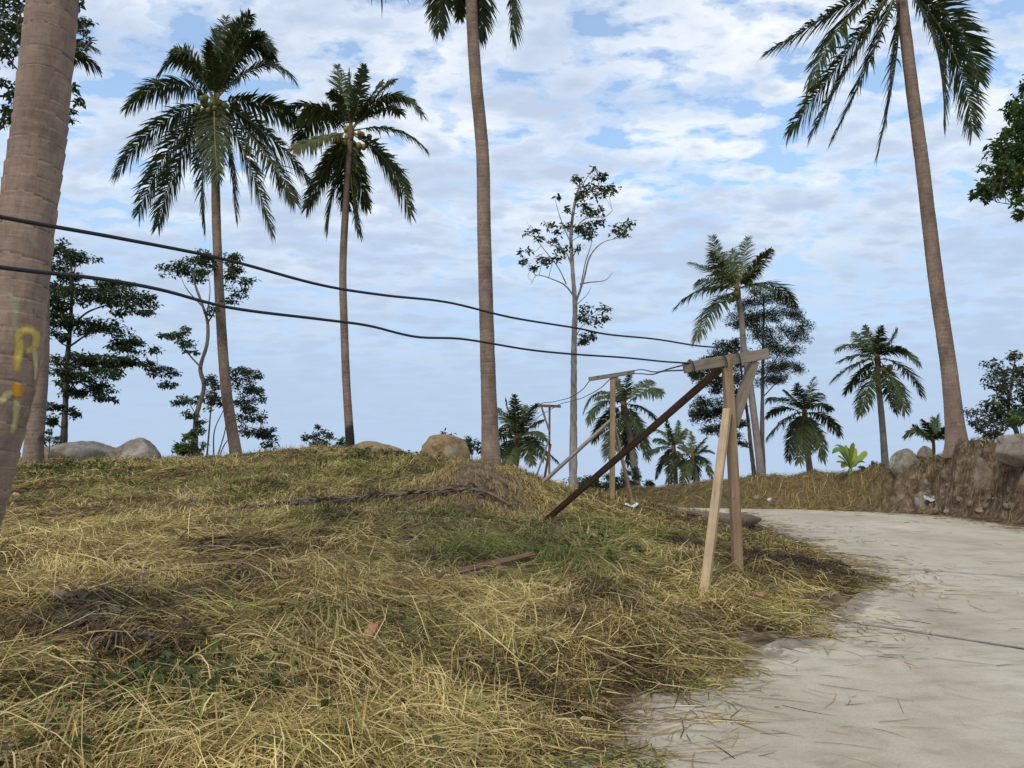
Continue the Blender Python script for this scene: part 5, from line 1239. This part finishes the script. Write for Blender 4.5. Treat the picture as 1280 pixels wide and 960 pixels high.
def tint_of(x, y, n):
    g = fbm(x * 0.55, y * 0.55, 71, 3); h = fbm(x * 2.2, y * 2.2, 72, 3); dk = fbm(x * 1.2 + 9, y * 1.2, 73, 3)
    t = 0.42 + rng.normal(0, 0.15, n) + 0.65 * (h - 0.5) - 0.08 * sstep(7, 13, y)
    t = np.where(dk < 0.44, t - 0.13, t)
    t = np.clip(t, 0.02, 0.68)
    pg = sstep(0.50, 0.70, g) * 0.36 + 0.06 + 0.05 * sstep(6, 12, y)
    for (cx, cy, cr, kind, amt) in PATCH:
        w_ = np.exp(-((x - cx) ** 2 + (y - cy) ** 2) / (cr * cr)) * amt
        if kind == 'green': pg = pg + w_ * 0.45
        elif kind == 'straw': pg = pg * (1 - w_); t = t + 0.16 * w_
        elif kind == 'brown': pg = pg * (1 - 0.85 * w_); t = t - 0.04 * w_
        elif kind == 'tan': pg = pg * (1 - w_); t = t * (1 - w_ * 0.8) + 0.40 * w_ * 0.8
        else: pg = pg * (1 - w_); t = t - 0.20 * w_
    t = np.clip(t, 0.02, 0.7)
    isg = rng.random(n) < pg
    return np.where(isg, np.clip(0.86 + rng.normal(0, 0.07, n), 0.74, 1.0), t)

NS = 380000
x, y = sample(NS, 2.2, 24, 1.35); n = len(x)
v0, _, _ = road_v(x, y)
az = field(x, y) + rng.normal(0, 0.6, n) * (1 + 1.6 * sstep(-1.6, -0.2, v0)) + math.pi * (rng.random(n) < 0.5)
hump = np.exp(-((x - HUMP[0]) ** 2 + (y - HUMP[1]) ** 2) / 1.3)
Ls = rng.uniform(0.10, 0.30, n) * np.where(rng.random(n) < 0.3, 1.9, 1.0) * (1 - 0.6 * hump) * (1 - 0.35 * sstep(6, 13, y)) * (1 - 0.45 * sstep(-0.6, 0.1, v0))
wd = (0.0046 + 0.00042 * y) * rng.uniform(0.45, 1.5, n)
arch = np.abs(rng.normal(0, 0.022, n)); lift = rng.uniform(0.0, 0.065, n) * sstep(24, 6, y) + 0.004
v, _, _ = road_v(x, y); thin_ = sstep(0.1, -0.7, v); lift = lift * (0.25 + 0.75 * thin_)
el = np.where(rng.random(n) < 0.14, rng.uniform(0, 0.16, n), rng.uniform(0, 0.03, n)) * thin_
o = ribbons('cut_grass', x, y, az, Ls, wd, arch, lift, tint_of(x, y, n), el)
tag(o, 'matted layer of cut yellow brown grass covering the mound', 'cut grass', kind='stuff')

# single long pale stalks lying over the rest
x, y = sample(2600, 2.2, 9, 1.3); n = len(x)
v, _, _ = road_v(x, y); kp = v < -0.05; x, y = x[kp], y[kp]; n = len(x)
o = ribbons('loose_stalks', x, y, field(x, y) + rng.normal(0, 0.8, n), rng.uniform(0.35, 0.8, n), (0.0036 + 0.0003 * y) * rng.uniform(.7, 1.3, n), np.abs(rng.normal(0, 0.03, n)), rng.uniform(0.02, 0.08, n), np.where(rng.random(n) < .75, rng.uniform(.5, .69, n), rng.uniform(.76, .86, n)), np.where(rng.random(n) < .25, rng.uniform(0, .22, n), 0))
tag(o, 'long pale dry stalks strewn over the cut grass', 'dry stalks', kind='stuff')

# upright stubble and fresh shoots
x, y = sample(36000, 2.2, 24, 1.25); n = len(x)
g = fbm(x * 0.55, y * 0.55, 71, 3); kp = rng.random(n) < sstep(0.46, 0.68, g) * 0.85 + 0.05
v, _, _ = road_v(x, y); kp &= v < -0.25
x, y, g = x[kp], y[kp], g[kp]; n = len(x)
Ls = rng.uniform(0.05, 0.16, n); rise = rng.uniform(0.05, 0.17, n)
t = np.where(rng.random(n) < 0.6, np.clip(0.9 + rng.normal(0, 0.06, n), 0.76, 1), rng.uniform(0.3, 0.66, n))
feet = [f1, lf_, sf, f2, l2, sf2] + [np.array(o_.location) for o_ in COL.objects if o_.get('category') in ('palm tree', 'boulder', 'tree') and o_.parent is None]
for f_ in feet:
    k_ = 90; rad_ = 0.12 if f_ is f1 or f_ is lf_ else 0.35
    fx = f_[0] + rng.normal(0, rad_, k_); fy = f_[1] + rng.normal(0, rad_, k_) - 0.05
    vv, rr_, _ = road_v(fx, fy); q_ = vv < -0.1; fx, fy = fx[q_], fy[q_]
    x = np.r_[x, fx]; y = np.r_[y, fy]; Ls = np.r_[Ls, rng.uniform(.05, .2, len(fx))]; rise = np.r_[rise, rng.uniform(.06, .22, len(fx))]; t = np.r_[t, np.where(rng.random(len(fx)) < .35, rng.uniform(.8, .98, len(fx)), rng.uniform(.2, .62, len(fx)))]
n = len(x)
o = ribbons('grass_shoots', x, y, rng.uniform(0, 6.28, n), Ls, (0.004 + 0.0006 * y) * rng.uniform(.7, 1.3, n), np.zeros(n), np.zeros(n), t, None, rise)
tag(o, 'short green shoots and stubble growing up through the cut grass', 'grass', kind='stuff')

# straw blown onto the concrete and thin dark bits all over the road
nn_ = 90000
yy = 2.5 + 19.5 * rng.random(nn_) ** 1.6; xx = rng.uniform(-1, 11, nn_)
v, right, dR = road_v(xx, yy); pr = np.where(v > 0, np.where(right, 0.5 * np.exp(-v / 0.5), 0.9 * np.exp(-v / 0.42)) * (0.3 + 1.4 * (fbm(xx * 1.3, yy * 1.3, 88) > 0.5)) + 0.0022, 0)
kp = rng.random(nn_) < pr; x, y = xx[kp], yy[kp]; n = len(x)
o = ribbons('road_straw', x, y, field(x, y) + rng.normal(0, 0.8, n), rng.uniform(0.05, 0.5, n) * rng.uniform(.3, 1, n), (0.0028 + 0.00045 * y) * rng.uniform(.6, 1.3, n), np.abs(rng.normal(0, .006, n)), np.full(n, 0.006), np.clip(rng.normal(0.30, 0.17, n), 0, 0.66))
tag(o, 'loose straw and dark bits scattered over the concrete road', 'straw', kind='stuff')

# dry trash grass and roots on the far slope and the soil bank
nn_ = 110000
yy = rng.uniform(6, 27, nn_); xx = rng.uniform(-2, 20, nn_)
v, right, dR = road_v(xx, yy); kp = right & (v < 0.05) & (dR < 7)
_, bhh = poly_dist(ROAD_R, xx, yy, BANK_H); steep = sstep(0.9, 1.4, bhh) * sstep(0.95, 0.6, dR)
kp &= rng.random(nn_) < (1 - 0.5 * steep)
x, y = xx[kp], yy[kp]; n = len(x)
t = np.clip(rng.normal(0.31, 0.14, n) - 0.17 * sstep(1.1, 1.5, bhh[kp]), 0, 0.64); t = np.where(rng.random(n) < 0.10, rng.uniform(.8, .98, n), t)
o = ribbons('bank_litter', x, y, rng.uniform(0, 6.28, n), rng.uniform(0.12, 0.45, n), 0.010 * rng.uniform(.5, 1.4, n), np.abs(rng.normal(0, .03, n)), rng.uniform(0, .05, n), t, np.where(rng.random(n) < .2, rng.uniform(0, .15, n), 0))
tag(o, 'brown dry grass, roots and litter over the soil bank beyond the road', 'dry grass', kind='stuff')

# low green weeds: small broad leaves among the straw
wb = MB(); r_ = np.random.default_rng(99)
spots = [(60, 592, 1.2, 160), (95, 588, 1.0, 140), (150, 600, .8, 60), (125, 547, .45, 130), (700, 860, .25, 10), (60, 905, .45, 110), (150, 880, .5, 110), (230, 850, .4, 110), (260, 880, .35, 90), (340, 860, .4, 40), (30, 940, .4, 60), (480, 800, .3, 16), (430, 925, .4, 26), (745, 690, .6, 40), (330, 620, .5, 50), (200, 930, .4, 40), (500, 570, .8, 80), (440, 575, .8, 80)]
for (px, py, rad_, cnt) in spots:
    p = hit(px, py, 2.5, 24)
    q = np.c_[p[0] + r_.normal(0, rad_ * .6, cnt), p[1] + r_.normal(0, rad_ * .6, cnt)]
    c = np.c_[q, ground(q[:, 0], q[:, 1]) + r_.uniform(0.03, 0.13, cnt)]
    sz = 0.07 if p[1] < 8 else 0.09
    leaves(wb, (c, np.full((cnt, 3), 0.05)), int(cnt * (1.5 if p[1] < 8 else 3.5)), sz, r_, tint=0.55, aspect=0.5)
o = wb.build('ground_weeds', M['leaf_weed'], None, smooth=False)
tag(o, 'low green broad leaved weeds creeping through the straw', 'weeds', kind='stuff')

# ------------------------------------------------------------------ camera and colour
cd = bpy.data.cameras.new('camera'); cam = bpy.data.objects.new('camera', cd); COL.objects.link(cam)
cam.location = EYE; cam.rotation_euler = (math.pi / 2 + PITCH, 0, 0)
cd.sensor_fit = 'HORIZONTAL'; cd.sensor_width = 36; cd.lens = 36 * F / 1280; cd.clip_end = 20000; cd.clip_start = 0.05
scene.camera = cam
vs = scene.view_settings; vs.view_transform = 'Standard'; vs.look = 'None'; vs.exposure = 0.36; vs.gamma = 1
scene.render.film_transparent = False
scene.cycles.max_bounces = 6; scene.cycles.transparent_max_bounces = 8
scene.cycles.use_denoising = True
